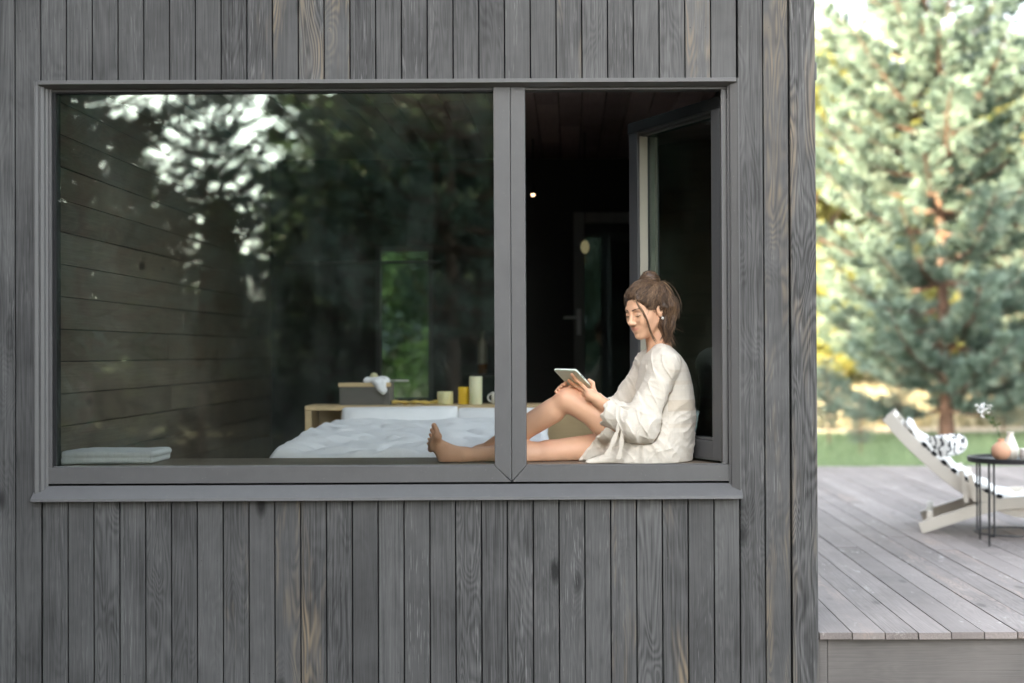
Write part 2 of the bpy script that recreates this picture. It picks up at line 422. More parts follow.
def polygonize(f, lo, hi, h):
    lo = np.asarray(lo, np.float32); hi = np.asarray(hi, np.float32)
    nb = np.ceil((hi - lo) / (4 * h)).astype(int)
    g = np.stack(np.meshgrid(*[np.arange(n) for n in nb], indexing='ij'), -1).reshape(-1, 3)
    cen = lo + (g * 4 + 1.5) * h
    dc = f(cen.astype(np.float32))
    Fg = np.repeat(np.repeat(np.repeat(dc.reshape(nb), 4, 0), 4, 1), 4, 2).astype(np.float32)
    act = np.abs(dc) < 4 * h * 0.9 + 0.014
    ga = g[act]
    o = np.stack(np.meshgrid(np.arange(4), np.arange(4), np.arange(4), indexing='ij'), -1).reshape(-1, 3)
    idx = (ga[:, None, :] * 4 + o[None]).reshape(-1, 3)
    pts = (lo + idx * h).astype(np.float32)
    vals = np.concatenate([f(pts[i:i + 200000]) for i in range(0, len(pts), 200000)])
    Fg[idx[:, 0], idx[:, 1], idx[:, 2]] = vals
    S = Fg < 0
    nx, ny, nz = S.shape
    cnt = np.zeros((nx-1, ny-1, nz-1), np.int8)
    for dx in (0, 1):
        for dy in (0, 1):
            for dz in (0, 1):
                cnt += S[dx:nx-1+dx, dy:ny-1+dy, dz:nz-1+dz]
    A = np.argwhere((cnt > 0) & (cnt < 8))
    vid = np.full(cnt.shape, -1, np.int32); vid[A[:, 0], A[:, 1], A[:, 2]] = np.arange(len(A))
    cs = np.array([(dx, dy, dz) for dx in (0,1) for dy in (0,1) for dz in (0,1)])
    V = np.stack([Fg[A[:,0]+c[0], A[:,1]+c[1], A[:,2]+c[2]] for c in cs], 1)
    pos = np.zeros((len(A), 3), np.float32); w = np.zeros(len(A), np.float32)
    for i in range(8):
        for j in range(i + 1, 8):
            if np.abs(cs[i] - cs[j]).sum() == 1:
                m = (V[:, i] < 0) != (V[:, j] < 0)
                t = V[m, i] / (V[m, i] - V[m, j])
                pos[m] += cs[i] + t[:, None] * (cs[j] - cs[i]); w[m] += 1
    pos = lo + (A + pos / w[:, None]) * h
    quads = []
    for ax in range(3):
        sl0 = [slice(1, -1)] * 3; sl1 = [slice(1, -1)] * 3
        sl0[ax] = slice(0, -1); sl1[ax] = slice(1, None)
        s0 = S[tuple(sl0)]; s1 = S[tuple(sl1)]
        e = np.argwhere(s0 != s1)
        flip = s0[e[:, 0], e[:, 1], e[:, 2]]
        e = e.copy()
        for k in range(3):
            if k != ax: e[:, k] += 1
        u, v = (ax + 1) % 3, (ax + 2) % 3
        def cell(du, dv):
            q = e.copy(); q[:, u] -= du; q[:, v] -= dv
            return vid[q[:, 0], q[:, 1], q[:, 2]]
        q = np.stack([cell(1, 1), cell(0, 1), cell(0, 0), cell(1, 0)], 1)
        q[~flip] = q[~flip][:, ::-1]
        quads.append(q)
    Q = np.concatenate(quads)
    Q = Q[(Q >= 0).all(1)]
    return pos, Q

# ================================================================== THE CABIN
PITCHX = 25.81 / F * 6.0                       # width of a cladding board
XS = [fx(41.2) + PITCHX * i for i in range(28)]   # board seams over and under the window
XC = fx(816.5)                                 # outer corner
ZTOP = CZ + 1.74
cabin = empty('cabin', (-1.5, 0.1, 0))
tag(cabin, 'grey stained timber cabin with vertical board cladding and wide window', 'cabin')
GAP = 0.0055
def board(mb, x0, x1, z0, z1, y0=0.0, y1=0.02):
    j = RNG.normal(0, 0.0007)
    mb.box(x0 + GAP / 2, x1 - GAP / 2, y0 + j, y1 + j, z0, z1)
clad = MB()
zt, zb = fz(78.9), fz(499.2)
for i in range(27):
    board(clad, XS[i], XS[i+1], zt, ZTOP)
    o = 0.003
    board(clad, XS[i] + o, XS[i+1] + o, 0.06, zb)
x = XS[0]
for k in range(24):                             # whole boards to the left, past the picture's edge
    board(clad, x - PITCHX, x, 0.06, ZTOP); x -= PITCHX
XLEFT = x
xr = [XS[27], fx(764.3), fx(789.8), XC]
for a, b in zip(xr[:-2], xr[1:-1]): board(clad, a + (0.004 if a == xr[0] else 0), b, 0.06, ZTOP)
def nail(x, z):
    clad.tube([(x, 0.004, z), (x, -0.0016, z)], [0.0026, 0.0026], 6, rnd=0.02)
for i in range(27):
    for z_ in (fz(559), fz(672), fz(28)):
        for o_ in (0.022, PITCHX - 0.022): nail(XS[i] + o_ + RNG.normal(0, 0.002), z_ + RNG.normal(0, 0.003))
for xa_ in (XS[0] - PITCHX, XS[27], xr[1]):
    for z_ in (fz(28), fz(190), fz(375), fz(559), fz(672)):
        for o_ in (0.022, PITCHX - 0.022): nail(xa_ + o_ + RNG.normal(0, 0.002), z_ + RNG.normal(0, 0.003))
clad.build('cladding', M['clad'], cabin, bevel=0.0018)
cb = MB(); cb.box(xr[2] + GAP, XC, -0.006, 0.10, 0.05, ZTOP)
cb.build('corner_board', M['clad'], cabin, bevel=0.003)
# side cladding round the corner
YB = 4.75
VY0, VY1, VZ0, VZ1 = 0.60, 2.13, fz(465.8, 0.03) + 0.06, fz(155, 4.4) - 0.30
side = MB(); y = 0.105
while y < YB:
    for (za_, zb_) in (((0.06, ZTOP),) if y + 0.106 < VY0 or y > VY1 else ((0.06, VZ0), (VZ1, ZTOP))):
        side.box(XC - 0.028, XC - 0.008, y, min(y + 0.106, YB), za_, zb_)
    y += 0.1095
side.build('side_cladding', M['clad_y'], cabin, bevel=0.0015)
# black membrane and wall core behind the boards, with the window opening left open
OX0, OX1, OZ0, OZ1 = fx(44), fx(731), fz(484.5), fz(82.5)
core = MB()
core.box(XLEFT, OX0, 0.052, 0.20, 0.05, ZTOP - 0.01); core.box(OX1, XC - 0.03, 0.052, 0.20, 0.05, ZTOP - 0.01)
core.box(OX0, OX1, 0.052, 0.20, 0.05, OZ0); core.box(OX0, OX1, 0.052, 0.20, OZ1, ZTOP - 0.01)
for b_ in ((0.20, VY0, 0.05, ZTOP - 0.01), (VY1, YB, 0.05, ZTOP - 0.01), (VY0, VY1, 0.05, VZ0), (VY0, VY1, VZ1, ZTOP - 0.01)):
    core.box(XC - 0.20, XC - 0.03, *b_)
core.build('wall_core', M['gasket'], cabin)
XIL, XIR = fx(53.0, 0.1), XC - 0.215            # inner faces of the room
ZCEIL = fz(155, 4.4)
ZFLOOR = DECK + 0.02
# interior: plank wall on the left
iw = MB(); z = ZFLOOR
while z < ZCEIL:
    y = 0.2
    while y < 4.6:
        L = random.uniform(1.4, 2.6)
        iw.box(XIL - 0.03, XIL - 0.006 + RNG.normal(0, 0.0008), y + 0.001, min(y + L, 4.6) - 0.001, z + 0.002, min(z + 0.142, ZCEIL) - 0.002); y += L
    z += 0.142
iw.build('plank_wall', M['inwall'], cabin, bevel=0.002)
lw = MB(); lw.box(XLEFT, XIL - 0.035, 0.2, YB, 0.05, ZTOP - 0.01); lw.build('side_room', M['gasket'], cabin)
SX0, SX1, SY0, SY1 = -2.0, 0.70, 0.42, 1.80      # roof light added out of view to brighten the bed
cl = MB(); x = XIL
while x < XIR:
    y = 0.2
    while y < 4.6:
        L = random.uniform(0.5, 1.7)
        for (a_, b_) in (((y, min(y + L, 4.6)),) if not (x + 0.135 > SX0 and x < SX1) else ((y, min(y + L, SY0)), (max(y, SY1), min(y + L, 4.6)))):
            if b_ - a_ > 0.02: cl.box(x + 0.003, min(x + 0.135, XIR) - 0.003, a_ + 0.002, b_ - 0.002, ZCEIL + RNG.normal(0, 0.0012), ZCEIL + 0.025)
        y += L
    x += 0.135
cl.build('ceiling', M['ceil'], cabin, bevel=0.002)
fl = MB(); x = XIL
while x < XIR:
    fl.box(x + 0.001, min(x + 0.14, XIR) - 0.001, 0.2, 4.6, ZFLOOR - 0.03, ZFLOOR); x += 0.14
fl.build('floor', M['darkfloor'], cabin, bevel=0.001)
sw_ = MB(); t = 0.06
for b_ in ((VY0 - 0.004, VY0 + t, VZ0 - 0.004, VZ1 + 0.004), (VY1 - t, VY1 + 0.004, VZ0 - 0.004, VZ1 + 0.004)): sw_.box(XC - 0.19, XC + 0.006, *b_)
for b_ in ((VY0 + t, VY1 - t, VZ0 - 0.004, VZ0 + t), (VY0 + t, VY1 - t, VZ1 - t, VZ1 + 0.004)): sw_.box(XC - 0.188, XC + 0.004, *b_)
swo = sw_.build('added_side_window', M['frame'], cabin, bevel=0.002)  # window added out of view to light the bed and her back
sw_ = MB(); sw_.box(XC - 0.07, XC - 0.064, VY0 + t, VY1 - t, VZ0 + t, VZ1 - t); sw_.build('glass', glass_mat('added_side_glass', 1.5, (0.97, 0.98, 0.97, 1), 0.01), swo)
riw = MB()
for b_ in ((0.21, VY0, ZFLOOR, ZCEIL), (VY1, 4.6, ZFLOOR, ZCEIL), (VY0, VY1, ZFLOOR, VZ0), (VY0, VY1, VZ1, ZCEIL)): riw.box(XIR, XIR + 0.012, *b_)
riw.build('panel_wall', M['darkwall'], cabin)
# rear wall with a narrow window
RW = 4.6
wx0, wx1, wz0, wz1 = fx(376, RW), fx(433, RW), fz(402, RW), fz(246, RW)
bw = MB()
bw.box(XIL - 0.03, wx0, RW, RW + 0.15, ZFLOOR - 0.1, ZTOP - 0.02); bw.box(wx1, XC - 0.03, RW, RW + 0.15, ZFLOOR - 0.1, ZTOP - 0.02)
bw.box(wx0, wx1, RW, RW + 0.15, ZFLOOR - 0.1, wz0); bw.box(wx0, wx1, RW, RW + 0.15, wz1, ZTOP - 0.02)
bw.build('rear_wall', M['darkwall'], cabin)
rwin = MB(); t = 0.035
rwin.box(wx0, wx0 + t, RW - 0.01, RW + 0.1, wz0, wz1); rwin.box(wx1 - t, wx1, RW - 0.01, RW + 0.1, wz0, wz1)
rwin.box(wx0 + t, wx1 - t, RW - 0.008, RW + 0.098, wz0, wz0 + t); rwin.box(wx0 + t, wx1 - t, RW - 0.008, RW + 0.098, wz1 - t, wz1)
rwo = rwin.build('rear_window', M['frame_dark'], cabin, bevel=0.002)
pb = MB(); pb.box(wx0 + t, wx1 - t, RW + 0.04, RW + 0.046, wz0 + t, wz1 - t); pb.build('glass', M['glass_in'], rwo)
sk = MB()
for b_ in ((SX0 - 0.14, SX0, SY0 - 0.02, SY1 + 0.02), (SX1, SX1 + 0.14, SY0 - 0.02, SY1 + 0.02), (SX0, SX1, SY0 - 0.03, SY0), (SX0, SX1, SY1, SY1 + 0.03)):
    sk.box(*b_, ZCEIL + 0.03, ZTOP + 0.20)
sko = sk.build('added_roof_light', plain('white_shaft', (0.75, 0.75, 0.73, 1), 0.6), cabin)
sk = MB(); sk.box(SX0 + 0.002, SX1 - 0.002, SY0 + 0.002, SY1 - 0.002, ZTOP + 0.17, ZTOP + 0.176); sk.build('glass', glass_mat('added_roof_glass', 1.4, (0.97, 0.98, 0.97, 1), 0.01), sko)
rf = MB()
rf.box(XLEFT - 0.05, SX0 - 0.142, 0.03, YB + 0.1, ZTOP - 0.008, ZTOP + 0.16); rf.box(SX1 + 0.142, XC + 0.03, 0.03, YB + 0.1, ZTOP - 0.008, ZTOP + 0.16)
rf.box(SX0 - 0.142, SX1 + 0.142, 0.03, SY0 - 0.032, ZTOP - 0.008, ZTOP + 0.16); rf.box(SX0 - 0.142, SX1 + 0.142, SY1 + 0.032, YB + 0.1, ZTOP - 0.008, ZTOP + 0.16)
rf.build('roof', M['roofm'], cabin, bevel=0.01)
# the inner part of the wall over the ceiling keeps sky light out
# ---- the wide window
win = empty('picture_window', (fx(380), 0.05, fz(470)), cabin)
win.matrix_parent_inverse = world_of(cabin).inverted()
YF = 0.030                                       # front face of the frame
zr1, zr0 = fz(465.2, YF), fz(481.8, YF)          # bottom rail
zh = fz(86.5, YF)
ca = MB()                                        # casing: thin metal trim, splayed reveals
xl0, xl1, xr0, xr1 = fx(34.6), fx(46.2), fx(728.8), fx(740.2)
zc0, zc1 = fz(498), fz(78.7)
# head trim
ca.prism([(-0.012, zc1), (0.028, zc1), (0.028, zc1 - 0.030), (-0.012, zc1 - 0.0165)], xl0 + 0.02, xr1 - 0.012, 'x', 0.5)
ca.build('head_trim', M['sillm'], win, bevel=0.001)
def jamb(xa, xb, sgn):
    m = MB()
    # flange on the boards, then a splayed reveal running back to the frame
    if sgn < 0:
        m.prism([(xa, 0.026), (xa, -0.008), (xa + 0.006, -0.008), (xa + 0.009, -0.004), (xb - 0.012, 0.010), (xb - 0.008, 0.022), (xb, 0.026)], zc0 + 0.004, zc1 - 0.001, 'z', 0.5)
    else:
        m.prism([(xb, 0.026), (xb, -0.008), (xb - 0.006, -0.008), (xb - 0.009, -0.004), (xa + 0.012, 0.010), (xa + 0.008, 0.022), (xa, 0.026)], zc0 + 0.004, zc1 - 0.001, 'z', 0.5)
    m.build('jamb_trim', M['frame'], win, bevel=0.0008)
jamb(xl0, xl1, -1); jamb(xr0, xr1, 1)
si = MB()                                        # sloping outer sill with a turned-down lip
zs1, zs0 = fz(483.6, 0.028), fz(496.6, -0.03)
si.prism([(0.030, zs1), (-0.034, zs0), (-0.036, zs0 - 0.012), (-0.033, zs0 - 0.013), (-0.030, zs0 - 0.004), (0.030, zs1 - 0.006)], fx(33.2), fx(741.2), 'x', 0.5)
so = si.build('sill', M['sillm'], win, bevel=0.0008)
# frame members
xm0, xmm, xm1 = fx(494.3, YF), fx(511.2, YF), fx(525.8, YF)
xf0, xf1 = fx(46.0, YF), fx(732.3, YF)
hm = (zr1 - zr0)
fr = MB()
fr.prism([(xf0, zr0), (xmm - 0.001, zr0), (xm0 - 0.0006, zr1 - 0.0006), (xf0, zr1 - 0.0006)], YF, YF + 0.075, 'y', 0.3)
fr.prism([(xmm + 0.001, zr0), (xf1, zr0), (xf1, zr1 - 0.0006), (xm1 + 0.0006, zr1 - 0.0006)], YF, YF + 0.075, 'y', 0.35)
fr.build('bottom_rail', M['frame'], win, bevel=0.0022, seg=3)
ed = MB(); ed.box(xf0 + 0.03, xm0, YF + 0.004, YF + 0.02, zr1, zr1 + 0.004); ed.box(xm1, xf1 - 0.03, YF + 0.004, YF + 0.02, zr1, zr1 + 0.004)
ed.build('rail_edge', M['sillm'], win, bevel=0.001)
mu = MB()
mu.prism([(xm0, zr1), (xmm - 0.001, zr0 + 0.004), (xmm - 0.001, zh), (xm0, zh)], YF - 0.002, YF + 0.085, 'y', 0.6)
mu.prism([(xmm + 0.001, zr0 + 0.004), (xm1, zr1), (xm1, zh), (xmm + 0.001, zh)], YF, YF + 0.085, 'y', 0.7)
mu.build('mullion', M['frame'], win, bevel=0.0025, seg=3)
stl = MB()
stl.box(xf0 - 0.004, fx(51.6, YF), YF + 0.002, YF + 0.075, zr1, zh)
stl.box(fx(722.0, 0.05), fx(727.6, 0.05), 0.045, 0.10, zr1, zh); stl.box(fx(730.6, YF), xf1 + 0.006, YF + 0.002, YF + 0.07, zr1, zh)
stl.box(xf0, xf1, YF + 0.010, YF + 0.075, zh - 0.012, zh + 0.03)
stl.build('frame', M['frame'], win, bevel=0.0015)
ga = MB()
ga.box(fx(51.8, YF), fx(55.0, YF), YF + 0.012, YF + 0.05, zr1, zh - 0.012); ga.box(fx(55.0, YF), xm0, YF + 0.012, YF + 0.05, fz(91.0, YF), zh - 0.0125)
ga.build('gasket', M['gasket'], win); ga = MB()
ga.box(fx(727.8, YF), fx(730.4, YF), YF + 0.03, YF + 0.06, zr1, zh - 0.012)
ga.build('gasket', M['gasket'], win)
zg1 = fz(91.0, YF)
pane = MB(); pane.box(fx(54.6, YF), xm0 + 0.004, YF + 0.026, YF + 0.032, zr1 - 0.002, zg1 + 0.004)
pane.build('glass', M['glass'], win)
# hinge strip on the right jamb with its steel hardware
hg = MB()
for k in range(26):
    zz = random.uniform(fz(300), fz(100)); L = random.uniform(0.006, 0.03)
    hg.box(fx(729.0, YF) , fx(730.2, YF), YF + 0.016, YF + 0.03, zz, zz + L)
hg.box(fx(728.6, YF), fx(730.0, YF), YF + 0.026, YF + 0.0295, fz(330), fz(97))
hg.build('hinge_strip', M['steel'], win, bevel=0.0005)
# inner seat board of the opening and inner reveals
zseat = fz(465.8, YF)
seat = MB(); seat.box(OX0 + 0.01, OX1 - 0.005, YF + 0.078, 0.56, zseat - 0.05, zseat)
seat.build('seat_board', M['seat'], win, bevel=0.004)
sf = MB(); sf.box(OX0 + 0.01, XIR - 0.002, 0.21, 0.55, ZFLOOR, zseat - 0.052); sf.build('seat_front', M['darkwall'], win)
# ---- the open casement, hinged on the right and swung into the room
sash = empty('casement_sash', (fx(721, 0.07), 0.075, zr1 + 0.012), cabin)
sash.matrix_parent_inverse = world_of(cabin).inverted()
TH = R(64.3); HX, HY = fx(722.5, 0.07), 0.085
ca_, sa_ = math.cos(TH), math.sin(TH)
def sl(u, v, z):                                 # u along the sash from the hinge, v from its outer face inward
    return (HX - u * ca_ + v * sa_, HY + u * sa_ + v * ca_, z)
def sbox(mb, u0, u1, v0, v1, z0, z1, rnd=None):
    vs = [sl(u0,v0,z0), sl(u1,v0,z0), sl(u1,v1,z0), sl(u0,v1,z0), sl(u0,v0,z1), sl(u1,v0,z1), sl(u1,v1,z1), sl(u0,v1,z1)]
    mb.add(vs, [(0,3,2,1),(4,5,6,7),(0,1,5,4),(1,2,6,5),(2,3,7,6),(3,0,4,7)], rnd)
SW, PR = 0.838, 0.085
SZ0, SZ1 = zr1 + 0.008, fz(95.5, 0.07)
sm = MB()
sbox(sm, 0, PR, 0, 0.07, SZ0, SZ1); sbox(sm, SW - PR, SW, 0, 0.07, SZ0, SZ1)
sbox(sm, PR, SW - PR, 0.001, 0.069, SZ0, SZ0 + PR); sbox(sm, PR, SW - PR, 0.001, 0.069, SZ1 - 0.055, SZ1)
sm.build('frame', M['frame_dark'], sash, bevel=0.003)
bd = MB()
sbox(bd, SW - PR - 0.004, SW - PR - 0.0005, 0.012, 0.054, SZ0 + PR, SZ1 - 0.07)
bd.build('lit_glazing_bead', M['lit_bead'], sash, bevel=0.001)
bd2 = MB(); sbox(bd2, PR + 0.001, SW - PR - 0.006, 0.02, 0.056, SZ0 + PR + 0.0005, SZ0 + PR + 0.010)
bd2.build('glazing_seal', M['frame'], sash, bevel=0.001)
bd2 = MB(); sbox(bd2, PR + 0.001, SW - PR - 0.006, 0.03, 0.056, SZ1 - 0.066, SZ1 - 0.056)
bd2.build('glazing_seal', M['frame'], sash, bevel=0.001)
gp = MB(); sbox(gp, PR - 0.01, SW - PR + 0.003, 0.060, 0.066, SZ0 + PR - 0.01, SZ1 - 0.05); gp.build('glass', glass_mat('sash_glass', 2.8, (0.95, 0.97, 0.96, 1), 0.02), sash)
for zz in (SZ0 + 0.12, SZ1 - 0.16):
    hn = MB(); hn.tube([sl(-0.008, -0.002, zz), sl(-0.008, -0.002, zz + 0.09)], 0.007, 10); hn.build('hinge', M['frame_dark'], sash)
ws = MB(); sbox(ws, 0.004, SW - 0.001, -0.006, -0.0005, SZ1 - 0.050, SZ1 - 0.001); ws.build('shade_strip', M['gasket'], sash, bevel=0.001)  # black strip standing in for the shade on the top rail
# ---- dark glazed inner door standing against the rear wall
door = empty('glazed_door', (fx(600, 3.9), 3.9, ZFLOOR), cabin)
door.matrix_parent_inverse = world_of(cabin).inverted()
dx0, dx1, dy = fx(574, 3.9), fx(660, 3.9), 3.9
dz1 = fz(212, 3.9)
dm = MB(); t = 0.075
dm.box(dx0, dx0 + t, dy, dy + 0.05, ZFLOOR, dz1); dm.box(dx1 - t, dx1, dy, dy + 0.05, ZFLOOR, dz1)
dm.box(dx0 + t, dx1 - t, dy + 0.001, dy + 0.049, ZFLOOR, ZFLOOR + 0.12); dm.box(dx0 + t, dx1 - t, dy + 0.001, dy + 0.049, dz1 - t, dz1)
dm.build('frame', M['frame'], door, bevel=0.003)
dp = MB(); dp.box(dx0 + t - 0.005, dx1 - t + 0.005, dy + 0.02, dy + 0.026, ZFLOOR + 0.11, dz1 - t + 0.005); dp.build('glass', M['glass'], door)
dh = MB(); hz = fz(322, 3.85)
dh.box(dx0 + 0.02, dx0 + 0.05, dy - 0.008, dy - 0.001, hz - 0.09, hz + 0.09); dh.tube([(dx0 + 0.035, dy - 0.005, hz + 0.03), (dx0 + 0.035, dy - 0.05, hz + 0.03), (dx0 - 0.07, dy - 0.055, hz + 0.03)], 0.009, 10)
dh.build('handle', M['steel'], door, bevel=0.001)

# ---- lamps and small things of the room
def lamp_spot(px, py, Y):
    p = P(px, py, Y)
    o = empty('ceiling_spotlight', p)
    tag(o, 'tiny lit spotlight on a thin rod hanging in the dark room', 'spotlight')
    m = MB(); m.lathe(p, [(0.006, 0.08), (0.012, 0.07), (0.014, 0.0)][::-1], 20); m.tube([p + Vector((0,0,0.09)), (p.x, p.y, ZCEIL - 0.003)], 0.005, 8)
    m.build('housing', M['gasket'], o, smooth=True)
    b = MB(); b.lathe(p, [(0.004, -0.014), (0.008, -0.012), (0.012, -0.004), (0.012, -0.001)], 16); b.build('bulb', emit('warm_bulb', (1, 0.62, 0.36, 1), 0.6), o, smooth=True)
lamp_spot(533, 194, 3.6)
gl = P(585, 247, 3.3)
go = empty('globe_lamp', gl); tag(go, 'softly glowing globe lamp on a cord by the glazed inner door', 'lamp')
m = MB(); m.lathe(gl, [(0.028 * math.sin(a), -0.044 * math.cos(a)) for a in np.linspace(0.05, math.pi - 0.05, 14)], 24)
m.build('globe', emit('dim_globe', (0.9, 0.80, 0.42, 1), 0.016), go, smooth=True)
m = MB(); m.tube([gl + Vector((0, 0, 0.043)), (gl.x, gl.y, ZCEIL - 0.003)], 0.003, 6); m.build('cord', M['gasket'], go)
zc_1 = fz(262, 4.4)
m = MB(); m.tube([(fx(285, 4.4), 4.42, zc_1 + 0.004), (fx(440, 4.4), 4.42, zc_1 + 0.004)], 0.012, 10)
ro = m.build('curtain_rod', M['frame'], cabin)
m = MB(); sh_z = fz(374, 4.4); m.box(fx(462, 4.4), fx(505, 4.4), 4.36, 4.6, sh_z - 0.03, sh_z); m.build('wall_shelf', M['darkfloor'], cabin, bevel=0.003)
bp = Vector((fx(482.5, 4.45), 4.45, sh_z + 0.001))
bo = empty('bottle', bp); tag(bo, 'pale bottle with an amber base standing in the dark behind the candles', 'bottle')
m = MB(); m.lathe(bp, [(0.03, 0.0), (0.034, 0.01), (0.034, 0.075)], 20); m.build('liquid', plain('amber', (0.16, 0.06, 0.015, 1), 0.2), bo, smooth=True)
m = MB(); m.lathe(bp, [(0.035, 0.077), (0.034, 0.2), (0.03, 0.235), (0.013, 0.27), (0.012, 0.31), (0.015, 0.315)], 20); m.build('glass', plain('milky_glass', (0.34, 0.34, 0.26, 1), 0.2), bo, smooth=True)

# ---- bed
HB = 2.02                                         # front of the headboard
hx0, hx1 = fx(305, HB), fx(606, HB)
hz1 = fz(404.5, HB); 
bed = empty('bed', (fx(420, 1.3), 1.3, ZFLOOR)); tag(bed, 'low bed with a pale plywood headboard shelf behind white bedding', 'bed')
m = MB()
m.box(hx0, hx1, HB - 0.012, HB + 0.26, hz1 - 0.028, hz1)                # shelf top
m.box(hx0, hx0 + 0.035, HB - 0.008, HB + 0.255, ZFLOOR, hz1 - 0.029); m.box(hx1 - 0.03, hx1, HB - 0.006, HB + 0.255, ZFLOOR, hz1 - 0.029)
m.box(hx0 + 0.20, hx1 - 0.031, HB, HB + 0.02, ZFLOOR, hz1 - 0.029); 
m.box(hx0 + 0.036, hx0 + 0.199, HB + 0.001, HB + 0.021, ZFLOOR, fz(452, HB)); m.box(hx0 + 0.036, hx1 - 0.031, HB + 0.23, HB + 0.25, ZFLOOR, hz1 - 0.03)
m.build('headboard', M['birch'], bed, bevel=0.003)
mz = zseat - 0.13
m = MB(); bx0, bx1 = fx(300, 1.9), fx(548, 1.9)
m.box(bx0, bx1, 0.60, 2.0, mz - 0.20, mz); m.build('mattress', M['linen'], bed, bevel=0.04, seg=4, smooth=True)
m = MB(); m.box(bx0 - 0.03, bx1 + 0.03, 0.58, 2.005, ZFLOOR + 0.12, mz - 0.201); m.build('bed_frame', M['birch'], bed, bevel=0.006)
for (a, b) in ((bx0, 0.62), (bx1 - 0.06, 0.62), (bx0, 1.9), (bx1 - 0.06, 1.9)):
    m = MB(); m.box(a, a + 0.06, b, b + 0.06, ZFLOOR, ZFLOOR + 0.119); m.build('leg', M['birch'], bed)
# twig-like dark thing seen in the open end of the headboard is the inside of the shelf
def soft_sheet(name, fn, nu, nv, thick, mat):
    """closed soft sheet: fn(u, v) -> (x, y, z)"""
    U, V_ = np.meshgrid(np.linspace(0, 1, nu + 1), np.linspace(0, 1, nv + 1), indexing='ij')
    T = np.stack(fn(U.ravel(), V_.ravel()), 1)
    B = T.copy(); B[:, 2] -= thick
    n = (nu + 1) * (nv + 1)
    i, j = np.meshgrid(np.arange(nu), np.arange(nv), indexing='ij'); a = (i * (nv + 1) + j).ravel()
    q = np.stack([a, a + nv + 1, a + nv + 2, a + 1], 1)
    qs = [q, q[:, ::-1] + n]
    def edge(ids):
        e = np.stack([ids[:-1], ids[1:], ids[1:] + n, ids[:-1] + n], 1); return e
    r0 = np.arange(nv + 1); 
    qs += [edge(r0), edge(r0 + nu * (nv + 1))[:, ::-1], edge(np.arange(nu + 1) * (nv + 1))[:, ::-1], edge(np.arange(nu + 1) * (nv + 1) + nv)]
    return bigmesh(name, np.concatenate([T, B]), np.concatenate(qs), mat, smooth=True)
def duvet_fn(u, v):
    y = 0.60 + 1.32 * v
    xl = fx(262, 0.62) + (fx(330, 1.75) - fx(262, 0.62)) * np.clip(v * 1.05, 0, 1); xr_ = fx(556, 0.62) + 0.03 + 0 * v
    xr_ = fx(556, 0.62) * (1 - v) + (fx(545, 1.75)) * v
    x = xl + (xr_ - xl) * u
    top = (zseat + 0.022) + (fz(421, 1.5) - zseat - 0.022) * (np.clip((v - 0.06) / 0.62, 0, 1) ** 0.8)
    drop = np.clip(1 - u / 0.05, 0, 1) ** 2 * 0.10 + np.clip((u - 0.95) / 0.05, 0, 1) ** 2 * 0.10 + np.clip(1 - v / 0.04, 0, 1) ** 2 * 0.05
    p = np.stack([x * 4.2 + 0.7 * np.sin(y * 5), y * 6.5, 0 * x], 1)
    w = np.abs(vnoise(p, 3)) * 0.035 + np.abs(vnoise(p * 2.3 + 3, 5)) * 0.018 + vnoise(p * 5.1, 8) * 0.006
    return x, y, top - drop + (w - 0.02) * (1 - 0.75 * np.clip((v - 0.5) * 2, 0, 1))
dv = soft_sheet('duvet', duvet_fn, 160, 130, 0.06, M['linen'])
tag(dv, 'rumpled white duvet spread over the bed inside the window', 'duvet')
def pillow(name, c, rx, ry, rz, tilt, label, seed):
    def f(p):
        q = p - np.asarray(c, np.float32)
        ct, st_ = math.cos(tilt), math.sin(tilt)
        y = q[:, 1] * ct + q[:, 2] * st_; z = -q[:, 1] * st_ + q[:, 2] * ct
        a = np.abs(q[:, 0]) / rx; b = np.abs(z) / rz
        e = np.sqrt(np.clip(1 - a ** 3.2, 0, 1)) * np.sqrt(np.clip(1 - b ** 3.2, 0, 1))
        d = np.abs(y) - ry * e
        dd = np.maximum(np.maximum((a - 1) * rx, (b - 1) * rz), d * 0.7)
        return dd - 0.008 + 0.004 * vnoise(p * 9, seed)
    r = max(rx, rz) + 0.06
    V, Q = polygonize(f, (c[0] - rx - 0.05, c[1] - rz - 0.1, c[2] - rz - 0.1), (c[0] + rx + 0.05, c[1] + rz + 0.1, c[2] + rz + 0.1), 0.012)
    o = bigmesh(name, V, Q, M['linen'], smooth=True)
    sm_ = o.modifiers.new('smooth', 'SMOOTH'); sm_.iterations = 6
    return tag(o, label, 'pillow')
pcz = fz(434, 1.78)
pillow('pillow', (fx(398, 1.78), 1.80, pcz), (fx(455, 1.78) - fx(340, 1.78)) / 2, 0.075, 0.155, R(-22), 'white pillow leaning on the headboard below the box', 1)
pillow('pillow', (fx(502, 1.78), 1.80, pcz - 0.004), (fx(546, 1.78) - fx(457, 1.78)) / 2, 0.075, 0.15, R(-22), 'white pillow leaning on the headboard below the candles', 2)
